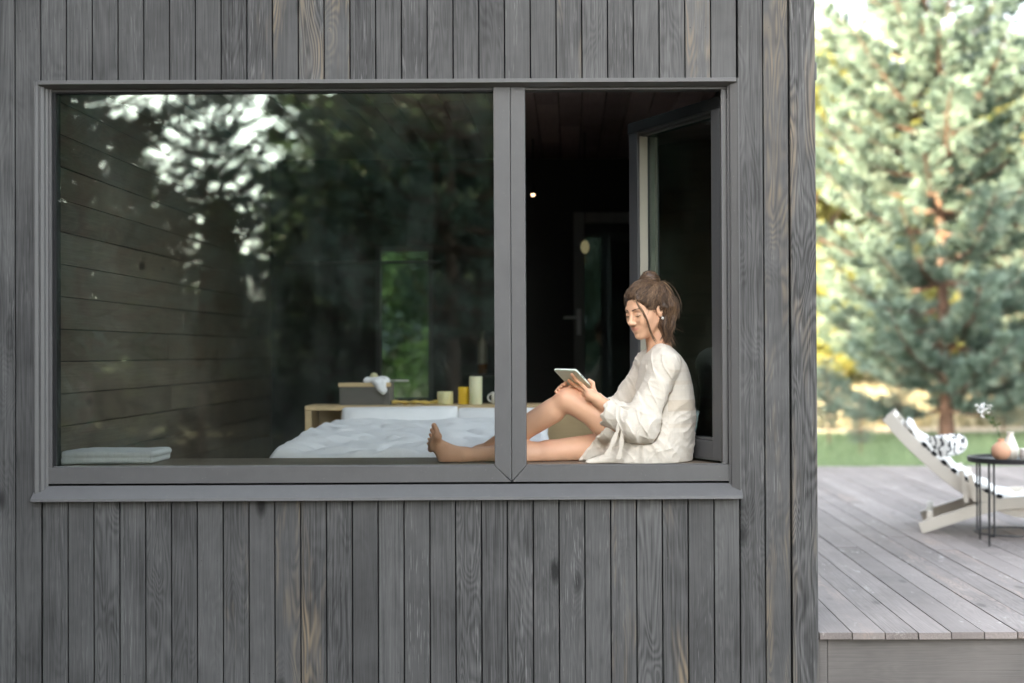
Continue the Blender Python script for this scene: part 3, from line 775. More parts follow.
# ---- things on the headboard shelf
def candle(px0, px1, pyt, Y, col, label):
    x0, x1 = fx(px0, Y), fx(px1, Y); r = (x1 - x0) / 2; b = Vector(((x0 + x1) / 2, Y, hz1 + 0.001)); h = fz(pyt, Y) - b.z
    o = empty('candle', b); tag(o, label, 'candle', 'candles on the headboard shelf')
    m = MB(); m.lathe(b, [(r * 0.97, 0), (r, 0.004), (r, h - 0.004), (r * 0.96, h), (r * 0.8, h - 0.006)], 28)
    m.build('wax', plain('wax_' + label.split()[1], col, 0.45, 0.06, 12, 0.05, Subsurface_Weight=0.2, Subsurface_Radius=(0.02, 0.012, 0.004)), o, smooth=True)
    m = MB(); m.tube([b + Vector((0, 0, h - 0.008)), b + Vector((0.001, 0, h + 0.008))], 0.0016, 6); m.build('wick', M['gasket'], o)
candle(437, 453, 391, HB + 0.08, (0.66, 0.62, 0.33, 1), 'wide cream candle, the shortest of three on the headboard')
candle(458, 469.5, 386.5, HB + 0.11, (0.80, 0.52, 0.03, 1), 'bright yellow candle between two cream candles on the headboard')
candle(469, 482, 376, HB + 0.06, (0.72, 0.70, 0.46, 1), 'tall cream candle, the tallest of three on the headboard')
# woven box, white cloth and lid in it
Yb = HB + 0.12; x0, x1 = fx(342, Yb), fx(392, Yb); bt = fz(382, Yb)
bo = empty('storage_box', ((x0 + x1) / 2, Yb, hz1)); tag(bo, 'grey woven box on the headboard shelf with white cloth spilling out', 'box')
m = MB(); t = 0.008
for (a, b, c, d) in ((x0, x1, Yb - 0.09, Yb - 0.09 + t), (x0, x1, Yb + 0.09 - t, Yb + 0.09), (x0, x0 + t, Yb - 0.09 + t, Yb + 0.09 - t), (x1 - t, x1, Yb - 0.09 + t, Yb + 0.09 - t)):
    m.box(a, b, c, d, hz1 + 0.001, bt)
m.box(x0 + t, x1 - t, Yb - 0.09 + t, Yb + 0.09 - t, hz1 + 0.001, hz1 + 0.01)
g = G('woven_grey'); ck = g.n('ShaderNodeTexBrick', Vector=g.co((1, 1, 1)), Scale=30.0, Color1=(0.22, 0.21, 0.18, 1), Color2=(0.30, 0.28, 0.24, 1), Mortar=(0.12, 0.11, 0.1, 1))
m.build('wall', g.done(g.bsdf(ck.outputs[0], 0.9, g.bump(ck.outputs[1], 0.5, 0.004))), bo, bevel=0.002)
m = MB(); m.box(x0 - 0.006, x1 + 0.006, Yb - 0.096, Yb - 0.0905, bt - 0.02, bt + 0.003); m.build('rim', M['birch'], bo, bevel=0.001)
cc_ = (fx(378, Yb), Yb - 0.07, bt)
def clothf(p):
    q = p - np.asarray(cc_, np.float32)
    d = cone(q, (-0.055, 0.02, 0.012), (0.05, 0.0, 0.012), 0.022, 0.026)
    d = smin(d, cone(q, (0.005, -0.035, 0.006), (0.042, -0.04, -0.055), 0.026, 0.012), 0.02)
    d = smin(d, cone(q, (0.03, -0.036, 0.0), (0.05, -0.04, -0.04), 0.022, 0.014), 0.02)
    return d + 0.004 * vnoise(p * 40, 4)
V, Q = polygonize(clothf, (cc_[0] - 0.12, cc_[1] - 0.1, bt - 0.1), (cc_[0] + 0.12, cc_[1] + 0.1, bt + 0.08), 0.005)
tag(bigmesh('cloth', V, Q, M['linen'], smooth=True), 'white cloth hanging over the rim of the grey woven box', 'cloth')
m = MB(); m.lathe((fx(374, Yb), Yb, bt + 0.03), [(0.002, -0.024), (0.022, -0.014), (0.026, 0.004), (0.018, 0.022), (0.004, 0.028)], 18)
tag(m.build('wax_ball', plain('cream_wax', (0.62, 0.58, 0.34, 1), 0.5), None, smooth=True), 'cream ball lying on the cloth in the woven box', 'ball')
m = MB(); m.bar((fx(386, Yb), Yb - 0.02, bt + 0.012), (fx(409, Yb), Yb - 0.03, bt + 0.012), 0.03, 0.012)
tag(m.build('wooden_stick', plain('grey_stick', (0.36, 0.36, 0.33, 1), 0.7), None, bevel=0.003), 'short pale stick jutting sideways from the woven box', 'stick')
pts = [(fx(392 + 48 * t, HB + 0.05), HB + 0.05 + 0.02 * math.sin(t * 9), hz1 + 0.011 + 0.006 * abs(math.sin(t * 7 + 1))) for t in np.linspace(0, 1, 24)]
m = MB(); m.tube(pts, [0.010 + 0.003 * math.sin(i * 1.3) for i in range(24)], 10)
tag(m.build('scarf', cloth_mat('mustard_cloth', (0.62, 0.45, 0.12, 1)), None, smooth=True), 'mustard scarf laid along the shelf between box and candles', 'scarf')
mp_ = Vector((fx(497, HB + .08), HB + 0.08, hz1 + 0.001))
mo = empty('mug', mp_); tag(mo, 'small white mug half hidden by the window mullion', 'mug')
m = MB(); m.lathe(mp_, [(0.026, 0), (0.032, 0.006), (0.034, 0.07), (0.031, 0.07), (0.029, 0.01)], 24); m.build('cup', plain('white_glaze', (0.7, 0.7, 0.68, 1), 0.2), mo, smooth=True)
m = MB(); m.tube([mp_ + Vector((-0.033 - 0.02 * math.sin(a), 0, 0.037 - 0.022 * math.cos(a))) for a in np.linspace(0, math.pi, 10)], 0.005, 8); m.build('handle', bpy.data.materials['white_glaze'], mo, smooth=True)
# white folded blanket on the seat board
def foldf(p):
    c = np.array([(fx(57.5, .36) + fx(165, .36)) / 2, 0.36, zseat + 0.028], np.float32); q = p - c
    hx_ = (fx(165, .36) - fx(57.5, .36)) / 2
    b = np.array([hx_ - 0.03, 0.13, 0.0005], np.float32)
    d = None
    for k, dz in enumerate((-0.0125, 0.0135)):
        qq = np.abs(q - np.array([0.006 * k, 0, dz], np.float32)) - b
        e = np.linalg.norm(np.maximum(qq, 0), axis=1) - 0.0145
        d = e if d is None else smin(d, e, 0.005)
    return d + 0.003 * vnoise(p * 14, 9)
V, Q = polygonize(foldf, (fx(57.5, .36) - 0.05, 0.16, zseat - 0.02), (fx(165, .36) + 0.05, 0.56, zseat + 0.1), 0.006)
tag(bigmesh('folded_blanket', V, Q, cloth_mat('grey_white_blanket', (0.78, 0.82, 0.81, 1), trans=0.0, bump=0.4), smooth=True), 'white folded blanket lying on the seat board in the window corner', 'blanket')

# ================================================================== DECK
YD1 = Pz(900, 466, DECK).y
deck = empty('deck', (4, 5, DECK)); tag(deck, None, None, None, 'structure')
m = MB(); x = fx(850.5) - 0.1395 * 2; k = 0
XD1 = 9.0
while x < XD1:
    y = 0.004 if True else 0
    y = 0.0 + RNG.normal(0, 0.002)
    while y < YD1:
        L = random.uniform(2.2, 4.0)
        j = RNG.normal(0, 0.0012)
        m.box(max(x + 0.0025, XC + 0.001), x + 0.1395 - 0.0025, y + 0.0015, min(y + L, YD1) - 0.0015, DECK - 0.028 + j, DECK + j); y += L
    x += 0.1395
m.build('planks', M['deckwood'], deck, bevel=0.0025)
m = MB(); m.box(XC + 0.045, XD1, 0.035, 0.075, 0.02, DECK - 0.031)
m.build('fascia', M['fascia'], deck, bevel=0.003)
m = MB(); m.box(XC + 0.002, XC + 0.043, 0.03, 0.075, 0.0, DECK - 0.031); m.build('edge_post', M['fascia'], deck, bevel=0.002)
m = MB()
for yy in np.arange(0.8, YD1, 1.2): m.box(XC + 0.05, XD1 - 0.05, yy, yy + 0.05, 0.05, DECK - 0.032)
m.build('joists', M['fascia'], deck)

# small grey lamp box on the side wall, just showing past the corner
p = P(815.5, 71, 0.10)
o = empty('outdoor_wall_lamp', p); tag(o, 'small grey wall lamp box peeking out past the cabin corner', 'wall lamp')
m = MB(); hz = (P(815, 62, .1).z - P(815, 80, .1).z) / 2
m.box(XC - 0.008, XC + 0.026, 0.10, 0.20, p.z - hz, p.z + hz); m.build('housing', M['frame'], o, bevel=0.004)
m = MB(); m.box(XC - 0.002, XC + 0.020, 0.106, 0.194, p.z - hz - 0.003, p.z - hz - 0.0005); m.build('diffuser', plain('lamp_glass', (0.5, 0.5, 0.48, 1), 0.3), o)

# ================================================================== LOUNGER
M['lounge'] = wood('cream_lounger_wood', (0.50, 0.46, 0.40, 1), (0.68, 0.64, 0.57, 1), 'x', 0.55, 0.2, 0.35, tone=0.06)
LB = Pz(917, 533, DECK); YL0, WL = 0.0, 0.62
LROT = -math.atan2(LB.x, LB.y + 6) - R(1.0)        # its width runs along the line of sight
lb = Vector((0, 0, 0))
def LPT(px, py):
    """measured point -> the lounger's own frame, on its near side"""
    o = Vector((0, -6, CZ)); d = P(px, py, 1.0) - o
    nrm = Vector((-math.sin(LROT), math.cos(LROT), 0)); t = (LB - o).dot(nrm) / d.dot(nrm)
    q = o + d * t - LB
    return Vector((q.x * math.cos(LROT) + q.y * math.sin(LROT), 0, q.z))
lg = empty('sun_lounger', lb); tag(lg, 'cream wooden slatted sun lounger with curved rails standing on the deck', 'sun lounger')
def smooth_curve(pts, n):
    pts = [Vector(p) for p in pts]; out = []
    for i in range(len(pts) - 1):
        p0, p1, p2, p3 = pts[max(i-1, 0)], pts[i], pts[i+1], pts[min(i+2, len(pts)-1)]
        for k in range(n):
            t = k / n
            out.append(0.5 * ((2*p1) + (-p0+p2)*t + (2*p0-5*p1+4*p2-p3)*t*t + (-p0+3*p1-3*p2+p3)*t**3))
    out.append(pts[-1]); return out
LP = [LPT(px, py) for px, py in ((887, 416), (905, 437), (928, 459), (953, 480), (978, 495.5), (1002, 506), (1024, 511.5))]
LP = [(p.x, p.z) for p in LP]
x0_, z0_ = LP[-1]
LP += [(x0_ + 0.22, z0_ + 0.02), (x0_ + 0.45, z0_ + 0.09), (x0_ + 0.62, z0_ + 0.11), (x0_ + 0.85, z0_ + 0.03), (x0_ + 1.05, z0_ - 0.06)]
top = smooth_curve([(a, 0, b) for a, b in LP], 6)
def ribbon(mb, curve, y0, y1, h):
    n = len(curve); nr = []
    for i in range(n):
        t = (curve[min(i+1, n-1)] - curve[max(i-1, 0)]).normalized(); nr.append(Vector((-t.z, 0, t.x)))
    poly = [curve[i] + nr[i] * h / 2 for i in range(n)] + [curve[i] - nr[i] * h / 2 for i in range(n-1, -1, -1)]
    # as quads strips so the curved shape stays clean
    vs = []
    for i in range(n):
        a = curve[i] + nr[i] * h / 2; b = curve[i] - nr[i] * h / 2
        vs += [(a.x, y0, a.z), (b.x, y0, b.z), (b.x, y1, b.z), (a.x, y1, a.z)]
    fs = [(0, 1, 2, 3), tuple((n-1)*4 + k for k in (3, 2, 1, 0))]
    for i in range(n - 1):
        for k in range(4):
            k2 = (k + 1) % 4
            fs.append((i*4+k, i*4+k2, (i+1)*4+k2, (i+1)*4+k))
    mb.add(vs, fs)
for yy in (YL0, YL0 + WL - 0.035):
    m = MB(); ribbon(m, top, yy, yy + 0.035, 0.082); m.build('side_rail', M['lounge'], lg, bevel=0.004)
bl = [lb.x, lb.z]
base1 = smooth_curve([(lb.x + 0.02, 0, lb.z + 0.035), (lb.x + 0.2, 0, lb.z + 0.10), (lb.x + 0.42, 0, lb.z + 0.175), (lb.x + 0.62, 0, lb.z + 0.215), (lb.x + 0.85, 0, lb.z + 0.22)], 6)
xe = lb.x + 1.75
base2 = smooth_curve([(xe, 0, lb.z + 0.035), (xe - 0.25, 0, lb.z + 0.12), (xe - 0.5, 0, lb.z + 0.19), (xe - 0.88, 0, lb.z + 0.222)], 6)
for yy in (YL0 - 0.037, YL0 + WL + 0.002):
    for bs in (base1, base2):
        m = MB(); ribbon(m, bs, yy, yy + 0.035, 0.075); m.build('base_rail', M['lounge'], lg, bevel=0.004)
m = MB(); m.box(lb.x + 0.06, lb.x + 0.10, YL0 - 0.001, YL0 + WL + 0.001, lb.z + 0.055, lb.z + 0.145); m.build('cross_bar', M['lounge'], lg, bevel=0.004)
for yy in (YL0 - 0.038, YL0 + WL + 0.003):
    for pxs in ((961, 459, 966.5, 502), (970, 463, 975.5, 501)):
        a = LPT(pxs[0], pxs[1] + 11); b = LPT(pxs[2], pxs[3])
        m = MB(); m.bar((a.x, yy - 0.004, a.z), (b.x, yy - 0.004, b.z), 0.03, 0.022, (0, 1, 0)); m.build('strut', M['lounge'], lg, bevel=0.002)
n = len(top)
cum = [0]
for i in range(1, n): cum.append(cum[-1] + (top[i] - top[i-1]).length)
def at_len(s):
    for i in range(1, n):
        if cum[i] >= s:
            t = (s - cum[i-1]) / (cum[i] - cum[i-1]); p = top[i-1].lerp(top[i], t); d = (top[i] - top[i-1]).normalized(); return p, d, Vector((-d.z, 0, d.x))
    return top[-1], Vector((1, 0, 0)), Vector((0, 0, 1))
m = MB(); s = 0.03
while s < cum[-1]:
    p, d, nn = at_len(s); c = p + nn * 0.032
    m.obox((c.x, YL0 + WL / 2, c.z), d * 0.016, (0, WL / 2 - 0.037, 0), nn * 0.008); s += 0.075
m.build('slats', M['lounge'], lg, bevel=0.003)
# padded cover with a black and white pattern, lying on the slats
g = G('patterned_cover')
c = g.co((1, 1, 1)); v = g.n('ShaderNodeTexVoronoi', Vector=c, Scale=9.0, feature='DISTANCE_TO_EDGE')
w = g.n('ShaderNodeTexWave', Vector=c, Scale=3.0, Distortion=6.0); w.bands_direction = 'X'
mk = g.math('MULTIPLY', g.math('GREATER_THAN', w.outputs[0], 0.80), g.math('GREATER_THAN', g.noise(c, 7.0, 2), 0.64))
M['pattern'] = g.done(g.bsdf(g.mix(mk, (0.74, 0.74, 0.72, 1), (0.02, 0.02, 0.022, 1)), 0.9, g.bump(g.noise(c, 60, 3), 0.4, 0.004)))
def padfn(u, v):
    xs = []; zs = []
    for uu in u:
        p, d, nn = at_len(0.10 + uu * (cum[-1] - 0.22)); q = p + nn * (0.075 + 0.010 * math.sin(uu * 75)); xs.append(q.x); zs.append(q.z)
    y = YL0 + 0.015 + v * (WL - 0.03)
    e = np.clip(1 - np.minimum(v, 1 - v) / 0.06, 0, 1) ** 2 * 0.015
    return np.array(xs), y, np.array(zs) - e + 0.005 * vnoise(np.stack([np.array(xs) * 14, y * 14, 0 * y], 1), 3)
pad = soft_sheet('lounger_pad', padfn, 110, 16, 0.028, M['pattern'])
tag(pad, 'white padded cover with black marks lying on the sun lounger', 'cushion')
s = 0.30; M['thread'] = plain('black_thread', (0.015, 0.015, 0.016, 1), 0.9)
while s < cum[-1] - 0.2:                          # dark tufts sewn along the pad's edge
    p, d, nn = at_len(s); c = p + nn * 0.053
    m = MB(); m.obox((c.x, YL0 + 0.004, c.z), d * 0.019, (0, 0.012, 0), nn * 0.012); s += 0.085
    m.build('edge_tuft', M['thread'], pad, bevel=0.006)
# rolled towel
tp = LPT(941, 447)
roll = MB()
cen = Vector((tp.x, YL0 + 0.05, tp.z))
rt = 0.085
spi = []
for k in range(120):
    a = k / 120 * 2 * math.pi * 4.2; r = 0.012 + (rt - 0.014) * k / 119
    spi.append((cen.x + r * 1.18 * math.cos(a), cen.z + r * 0.9 * math.sin(a), a, r))
vs = []; n0 = len(spi)
for (xx, zz, a, r) in spi:
    dx, dz = math.cos(a) * 0.0075, math.sin(a) * 0.0075
    for (yy, sg) in ((cen.y - 0.02, 1), (cen.y - 0.02, -1), (cen.y + 0.30, -1), (cen.y + 0.30, 1)):
        vs.append((xx + sg * dx, yy + 0.006 * math.sin(a * 3), zz + sg * dz))
fs = [(0, 1, 2, 3), tuple((n0-1)*4 + k for k in (3, 2, 1, 0))]
for i in range(n0 - 1):
    for k in range(4):
        k2 = (k + 1) % 4; fs.append((i*4+k, i*4+k2, (i+1)*4+k2, (i+1)*4+k))
tw_ = R(-22); vs = [(cen.x + (a - cen.x) * math.cos(tw_) - (b - cen.y - 0.1) * math.sin(tw_), cen.y + 0.1 + (a - cen.x) * math.sin(tw_) + (b - cen.y - 0.1) * math.cos(tw_), c) for a, b, c in vs]
roll.add(vs, fs)
g = G('striped_towel'); c = g.co()
wv = g.n('ShaderNodeTexWave', Vector=c, Scale=7.0, Distortion=9.0); wv.inputs['Detail Scale'].default_value = 1.5
mk = g.math('GREATER_THAN', wv.outputs[0], 0.76)
o = roll.build('rolled_towel', g.done(g.bsdf(g.mix(mk, (0.76, 0.76, 0.74, 1), (0.03, 0.03, 0.034, 1)), 0.95, g.bump(g.noise(c, 120, 2), 0.6, 0.004))), None, smooth=True)
tag(o, 'rolled white and black towel resting on the backrest of the lounger', 'towel')

for r_o in (lg, pad, o):
    r_o.location = LB; r_o.rotation_euler = (0, 0, LROT)

# ================================================================== SIDE TABLE
lp = Pz(984, 548, DECK); YT = lp.y
tz = P(984, 463, YT).z; tr = 0.27
tc = Vector((fx(972, YT + 0.12) + tr, YT + tr - 0.06, DECK))
tb = empty('side_table', tc); tag(tb, 'round black side table with thin metal legs beside the lounger', 'side table')
M['black'] = metal_paint('black_metal', (0.018, 0.018, 0.02, 1), 0.45)
m = MB(); m.lathe((tc.x, tc.y, tz), [(tr - 0.004, -0.008), (tr, -0.004), (tr, 0.022), (tr - 0.006, 0.022), (tr - 0.008, 0.004), (0.01, 0.004)], 56); m.build('tray_top', M['black'], tb, smooth=True)
for k in range(4):
    a = R(218 + 90 * k); q = Vector((tc.x + (tr - 0.03) * math.cos(a), tc.y + (tr - 0.03) * math.sin(a), 0))
    q2 = Vector((tc.x + (tr - 0.03) * math.cos(a + 0.14), tc.y + (tr - 0.03) * math.sin(a + 0.14), 0))
    m = MB(); m.tube([(q.x, q.y, DECK + 0.002), (q.x, q.y, tz - 0.009)], 0.007, 8); m.tube([(q2.x, q2.y, DECK + 0.06), (q2.x, q2.y, tz - 0.009)], 0.006, 8); m.tube([(q.x, q.y, DECK + 0.062), (q2.x, q2.y, DECK + 0.062)], 0.006, 6)
    m.build('leg', M['black'], tb, smooth=True)
m = MB(); m.tube([(tc.x + (tr - 0.04) * math.cos(a), tc.y + (tr - 0.04) * math.sin(a), DECK + 0.07) for a in np.linspace(0, 2 * math.pi, 49)], 0.005, 6, cap=False); m.build('lower_ring', M['black'], tb, smooth=True)
zt_ = tz + 0.0055
vp = Vector((P(1001, 455, tc.y - 0.05).x, tc.y - 0.05, zt_))
m = MB(); m.lathe(vp, [(0.028, 0), (0.052, 0.022), (0.060, 0.052), (0.052, 0.085), (0.030, 0.105), (0.017, 0.115), (0.021, 0.13), (0.016, 0.13), (0.012, 0.116)], 36)
tag(m.build('vase', plain('peach_clay', (0.62, 0.34, 0.22, 1), 0.6, 0.08, 30), None, smooth=True), 'round peach clay vase holding a white flower on the black table', 'vase')
jp = Vector((vp.x + 0.085, vp.y + 0.09, zt_))
m = MB(); m.lathe(jp, [(0.035, 0), (0.05, 0.02), (0.052, 0.06), (0.03, 0.12), (0.018, 0.15), (0.024, 0.165), (0.019, 0.165), (0.014, 0.15)], 32)
tag(m.build('jug', plain('cream_clay', (0.70, 0.66, 0.58, 1), 0.5, 0.05, 30), None, smooth=True), 'cream jug with a narrow neck behind the peach vase', 'jug')
kp = Vector((vp.x + 0.155, vp.y - 0.03, zt_))
m = MB(); m.lathe(kp, [(0.036, 0), (0.045, 0.008), (0.050, 0.07), (0.046, 0.07), (0.040, 0.012)], 32)
tag(m.build('cup', plain('white_ceramic', (0.76, 0.75, 0.73, 1), 0.35, 0.04), None, smooth=True), 'white cup at the right end of the black table', 'cup')
fl_ = empty('flower', vp + Vector((0, 0, 0.11))); tag(fl_, 'white flower on a thin stem leaning left out of the vase', 'flower')
ft = P(983, 410, vp.y)
m = MB(); sp_ = smooth_curve([vp + Vector((0, 0, 0.075)), vp + Vector((-0.012, 0, 0.16)), vp + Vector((-0.05, 0, 0.25)), ft + Vector((0, 0, -0.01))], 6); m.tube(sp_, 0.002, 6); m.build('stem', M['gleaf'], fl_)
V = []; Q = []
for k in range(46):
    c = np.array(ft) + RNG.normal(0, 0.018, 3); d = RNG.normal(0, 1, 3); d /= np.linalg.norm(d); e = np.cross(d, RNG.normal(0, 1, 3)); e /= np.linalg.norm(e)
    b = len(V); V += [c, c + d * 0.014 + e * 0.009, c + d * 0.028, c + d * 0.014 - e * 0.009]; Q.append((b, b+1, b+2, b+3))
bigmesh('petals', V, Q, plain('white_petal', (0.8, 0.8, 0.78, 1), 0.6), fl_)
V = []; Q = []
for k in range(16):
    c = np.array(sp_[random.randint(6, len(sp_) - 1)]) ; d = RNG.normal(0, 1, 3); d /= np.linalg.norm(d); e = np.cross(d, RNG.normal(0, 1, 3)); e /= np.linalg.norm(e)
    b = len(V); V += [c, c + d * 0.02 + e * 0.008, c + d * 0.042, c + d * 0.02 - e * 0.008]; Q.append((b, b+1, b+2, b+3))
bigmesh('leaves', V, Q, M['gleaf'], fl_)

# ================================================================== GROUND
def sheet(name, x0, x1, y0, y1, z, mat, kind='structure', nx=2, ny=2, amp=0):
    X, Y = np.meshgrid(np.linspace(x0, x1, nx), np.linspace(y0, y1, ny), indexing='ij')
    Z = np.full(X.size, z, np.float32)
    V = np.stack([X.ravel(), Y.ravel(), Z], 1)
    i, j = np.meshgrid(np.arange(nx - 1), np.arange(ny - 1), indexing='ij'); a = (i * ny + j).ravel()
    o = bigmesh(name, V, np.stack([a, a + ny, a + ny + 1, a + 1], 1), mat)
    o['kind'] = kind; return o
g = G('dry_field'); c = g.co()
n = g.noise(c, 0.35, 6, 0.65); n2 = g.noise(g.co((1, 3, 1)), 2.2, 5, 0.7)
col = g.mix(g.ramp(n2, [(0.38, 0), (0.62, 1)]), (0.20, 0.17, 0.10, 1), (0.42, 0.36, 0.24, 1)); col = g.mix(g.ramp(n, [(0.55, 0), (0.7, 0.8)]), col, (0.12, 0.16, 0.06, 1))
sheet('ground', -600, 600, -600, 900, 0.0, g.done(g.bsdf(col, 0.95, g.bump(n2, 0.6, 0.05), spec=0.1)))
g = G('lawn_soil'); c = g.co(); n = g.noise(c, 1.2, 6, 0.6); n2 = g.noise(c, 30, 3)
col = g.mix(n, (0.11, 0.155, 0.085, 1), (0.17, 0.215, 0.125, 1)); col = g.mix(g.math('MULTIPLY', n2, 0.5), col, (0.20, 0.21, 0.11, 1))
YLW = Pz(900, 434.5, 0.004).y
sheet('lawn', -30, 45, YB + 0.3, YLW, 0.004, g.done(g.bsdf(col, 0.95, g.bump(n2, 0.8, 0.03), spec=0.1)))
g = G('forest_floor'); c = g.co(); n = g.noise(c, 0.8, 6, 0.65); n2 = g.noise(c, 16, 4)
col = g.mix(n, (0.07, 0.055, 0.04, 1), (0.17, 0.13, 0.09, 1)); col = g.mix(g.ramp(n2, [(0.5, 0), (0.7, 0.7)]), col, (0.06, 0.09, 0.04, 1))
sheet('forest_floor', -60, 60, -60, -0.02, 0.004, g.done(g.bsdf(col, 0.95, g.bump(n2, 0.8, 0.03), spec=0.1)))
# pale sandy track behind the lawn
g = G('sandy_track'); c = g.co(); n = g.noise(c, 2.0, 6, 0.6)
sheet('track', -30, 60, YLW + 0.3, YLW + 2.2, 0.008, g.done(g.bsdf(g.mix(n, (0.42, 0.33, 0.24, 1), (0.58, 0.48, 0.38, 1)), 0.95, g.bump(n, 0.5, 0.02), spec=0.1)))
def blades(n, x0, x1, y0, y1, h0, h1, w, lean=0.35):
    bx = RNG.uniform(x0, x1, n); by = RNG.uniform(y0, y1, n); h = RNG.uniform(h0, h1, n); a = RNG.uniform(0, 2 * math.pi, n)
    l = RNG.normal(0, lean, (n, 2)) * h[:, None]
    b = np.stack([bx, by, np.full(n, 0.004)], 1); t = b + np.stack([l[:, 0], l[:, 1], h], 1)
    s = np.stack([np.cos(a), np.sin(a), 0 * a], 1) * (w / 2)
    V = np.stack([b - s, b + s, t + s * 0.25, t - s * 0.25], 1).reshape(-1, 3); Q = np.arange(4 * n).reshape(n, 4)
    return V, Q, RNG.uniform(0, 1, n)
V, Q, r_ = blades(60000, 1.0, 12.0, YD1 + 0.05, YLW + 0.2, 0.04, 0.11, 0.014)
bigmesh('grass', V, Q, leaf_mat('lawn_grass', (0.09, 0.14, 0.075, 1), (0.14, 0.20, 0.11, 1), (0.21, 0.27, 0.16, 1), 0.3), rnd=r_)['kind'] = 'stuff'
V, Q, r_ = blades(70000, 3.0, 30.0, YLW + 2.3, YLW + 32, 0.25, 0.7, 0.05)
bigmesh('dry_grass', V, Q, leaf_mat('dry_grass_blades', (0.12, 0.125, 0.07, 1), (0.32, 0.28, 0.19, 1), (0.44, 0.40, 0.30, 1), 0.3), rnd=r_)['kind'] = 'stuff'

# ================================================================== TREES
def rand_unit(n):
    d = RNG.normal(0, 1, (n, 3)); return d / np.linalg.norm(d, axis=1, keepdims=True)
def tufts(cen, dirs, K, L, W, spread):
    """needle tufts: K blades round each direction"""
    n = len(cen)
    d = dirs[:, None, :] + RNG.normal(0, spread, (n, K, 3)); d /= np.linalg.norm(d, axis=2, keepdims=True)
    s = np.cross(d, rand_unit(n * K).reshape(n, K, 3)); s /= np.linalg.norm(s, axis=2, keepdims=True) + 1e-6
    L_ = L * RNG.uniform(0.7, 1.15, (n, K, 1))
    c = cen[:, None, :]
    V = np.stack([c - s * W * 0.35, c + s * W * 0.35, c + d * L_ * 0.6 + s * W * 0.5, c + d * L_, ], 2)
    V = np.stack([c - s * W * 0.3 + 0 * d, c + s * W * 0.3 + 0 * d, c + d * L_ + s * W * 0.5, c + d * L_ - s * W * 0.5], 2)
    Q = np.arange(n * K * 4).reshape(-1, 4)
    rnd = np.clip(np.repeat(RNG.uniform(0, 1, n), K) + RNG.normal(0, 0.08, n * K), 0, 1)
    return V.reshape(-1, 3), Q, rnd
def tree_root(name, loc, label, cat='tree', group=None):
    o = empty(name, loc); tag(o, label, cat, group); return o

def pine_mesh(H, R0, seed, zlow=1.25, K=13, dens=1.0):
    rng = random.Random(seed)
    tk = MB(); tr0 = 0.021 * H * 0.55
    spine = [Vector((0.10 * math.sin(t * 3 + seed), 0.08 * math.cos(t * 2.3 + seed), H * t)) for t in np.linspace(0, 1, 16)]
    spine = [p - spine[0] * (1 - i / 15) for i, p in enumerate(spine)]
    tk.tube(spine, [tr0 * (1 - 0.93 * i / 15) * (1.25 if i == 0 else 1) for i in range(16)], 12)
    cen = []; dr = []
    z = zlow
    while z < H - 0.15:
        f = (z - zlow) / (H - zlow)
        L0 = R0 * (0.66 + 1.1 * f if f < 0.25 else (0.95 * (1 - (f - 0.25) / 0.75) ** 0.75 + 0.06))
        nb = rng.randint(5, 7); a0 = rng.uniform(0, 6.28)
        base = spine[min(15, int(z / H * 15))].lerp(spine[min(15, int(z / H * 15) + 1)], (z / H * 15) % 1)
        for k in range(nb):
            a = a0 + k * 2 * math.pi / nb + rng.uniform(-0.35, 0.35); L = L0 * rng.uniform(0.72, 1.18)
            rise = rng.uniform(-0.10, 0.22) + 0.45 * f
            d = Vector((math.cos(a), math.sin(a), 0))
            pts = [base + d * (L * t) + Vector((0, 0, L * (rise * t + 0.22 * t * t - 0.10 * math.sin(t * 3.0)))) + Vector((rng.gauss(0, .02), rng.gauss(0, .02), rng.gauss(0, .02))) for t in np.linspace(0, 1, 7)]
            br = max(0.008, 0.014 + 0.010 * L)
            tk.tube(pts, [br * (1 - 0.8 * i / 6) for i in range(7)], 6)
            ntw = int(max(3, L / 0.13 * dens))
            for q in range(ntw):
                t = 0.16 + 0.84 * (q + rng.random()) / ntw
                i = min(5, int(t * 6)); p = pts[i].lerp(pts[i+1], t * 6 - i)
                sgn = 1 if q % 2 else -1
                tw = (d * rng.uniform(0.35, 0.9) + Vector((-d.y, d.x, 0)) * sgn * rng.uniform(0.4, 1.1) + Vector((0, 0, rng.uniform(-0.05, 0.55)))).normalized()
                tl = rng.uniform(0.28, 0.58) * (0.6 + 0.5 * (1 - t)) 
                tk.tube([p, p + tw * tl], [0.006, 0.003], 4)
                up_ = Vector((0, 0, rng.uniform(0.1, 0.5)))
                for w in range(5):
                    cen.append(p + tw * tl * (0.28 + 0.18 * w) + up_ * (0.10 * (w / 4) ** 2)); dr.append((tw + up_).normalized())
            cen.append(pts[-1]); dr.append((d + Vector((0, 0, 0.6))).normalized())
        z += rng.uniform(0.30, 0.44)
    cen = np.array(cen, np.float32); dr = np.array(dr, np.float32)
    return tk, tufts(cen, dr, K, 0.16, 0.017, 0.42)
def place(root, tk, crown, barkm, leafm, name_c='crown'):
    t = tk.build('trunk', barkm, None, smooth=True); t.parent = root
    V, Q, r_ = crown
    c = bigmesh(name_c, V, Q, leafm, None, rnd=r_); c.parent = root
def dup(root, loc, rz, s, label=None):
    r = root.copy(); COL.objects.link(r); r.location = loc; r.rotation_euler = (0, 0, rz); r.scale = (s, s, s)
    if label: r['label'] = label
    for ch in list(root.children):
        c = ch.copy(); COL.objects.link(c); c.parent = r
    return r
pb_ = Pz(947, 439, 0.004)
pine = tree_root('pine_tree', pb_, 'large blue green pine with a reddish trunk growing behind the deck')
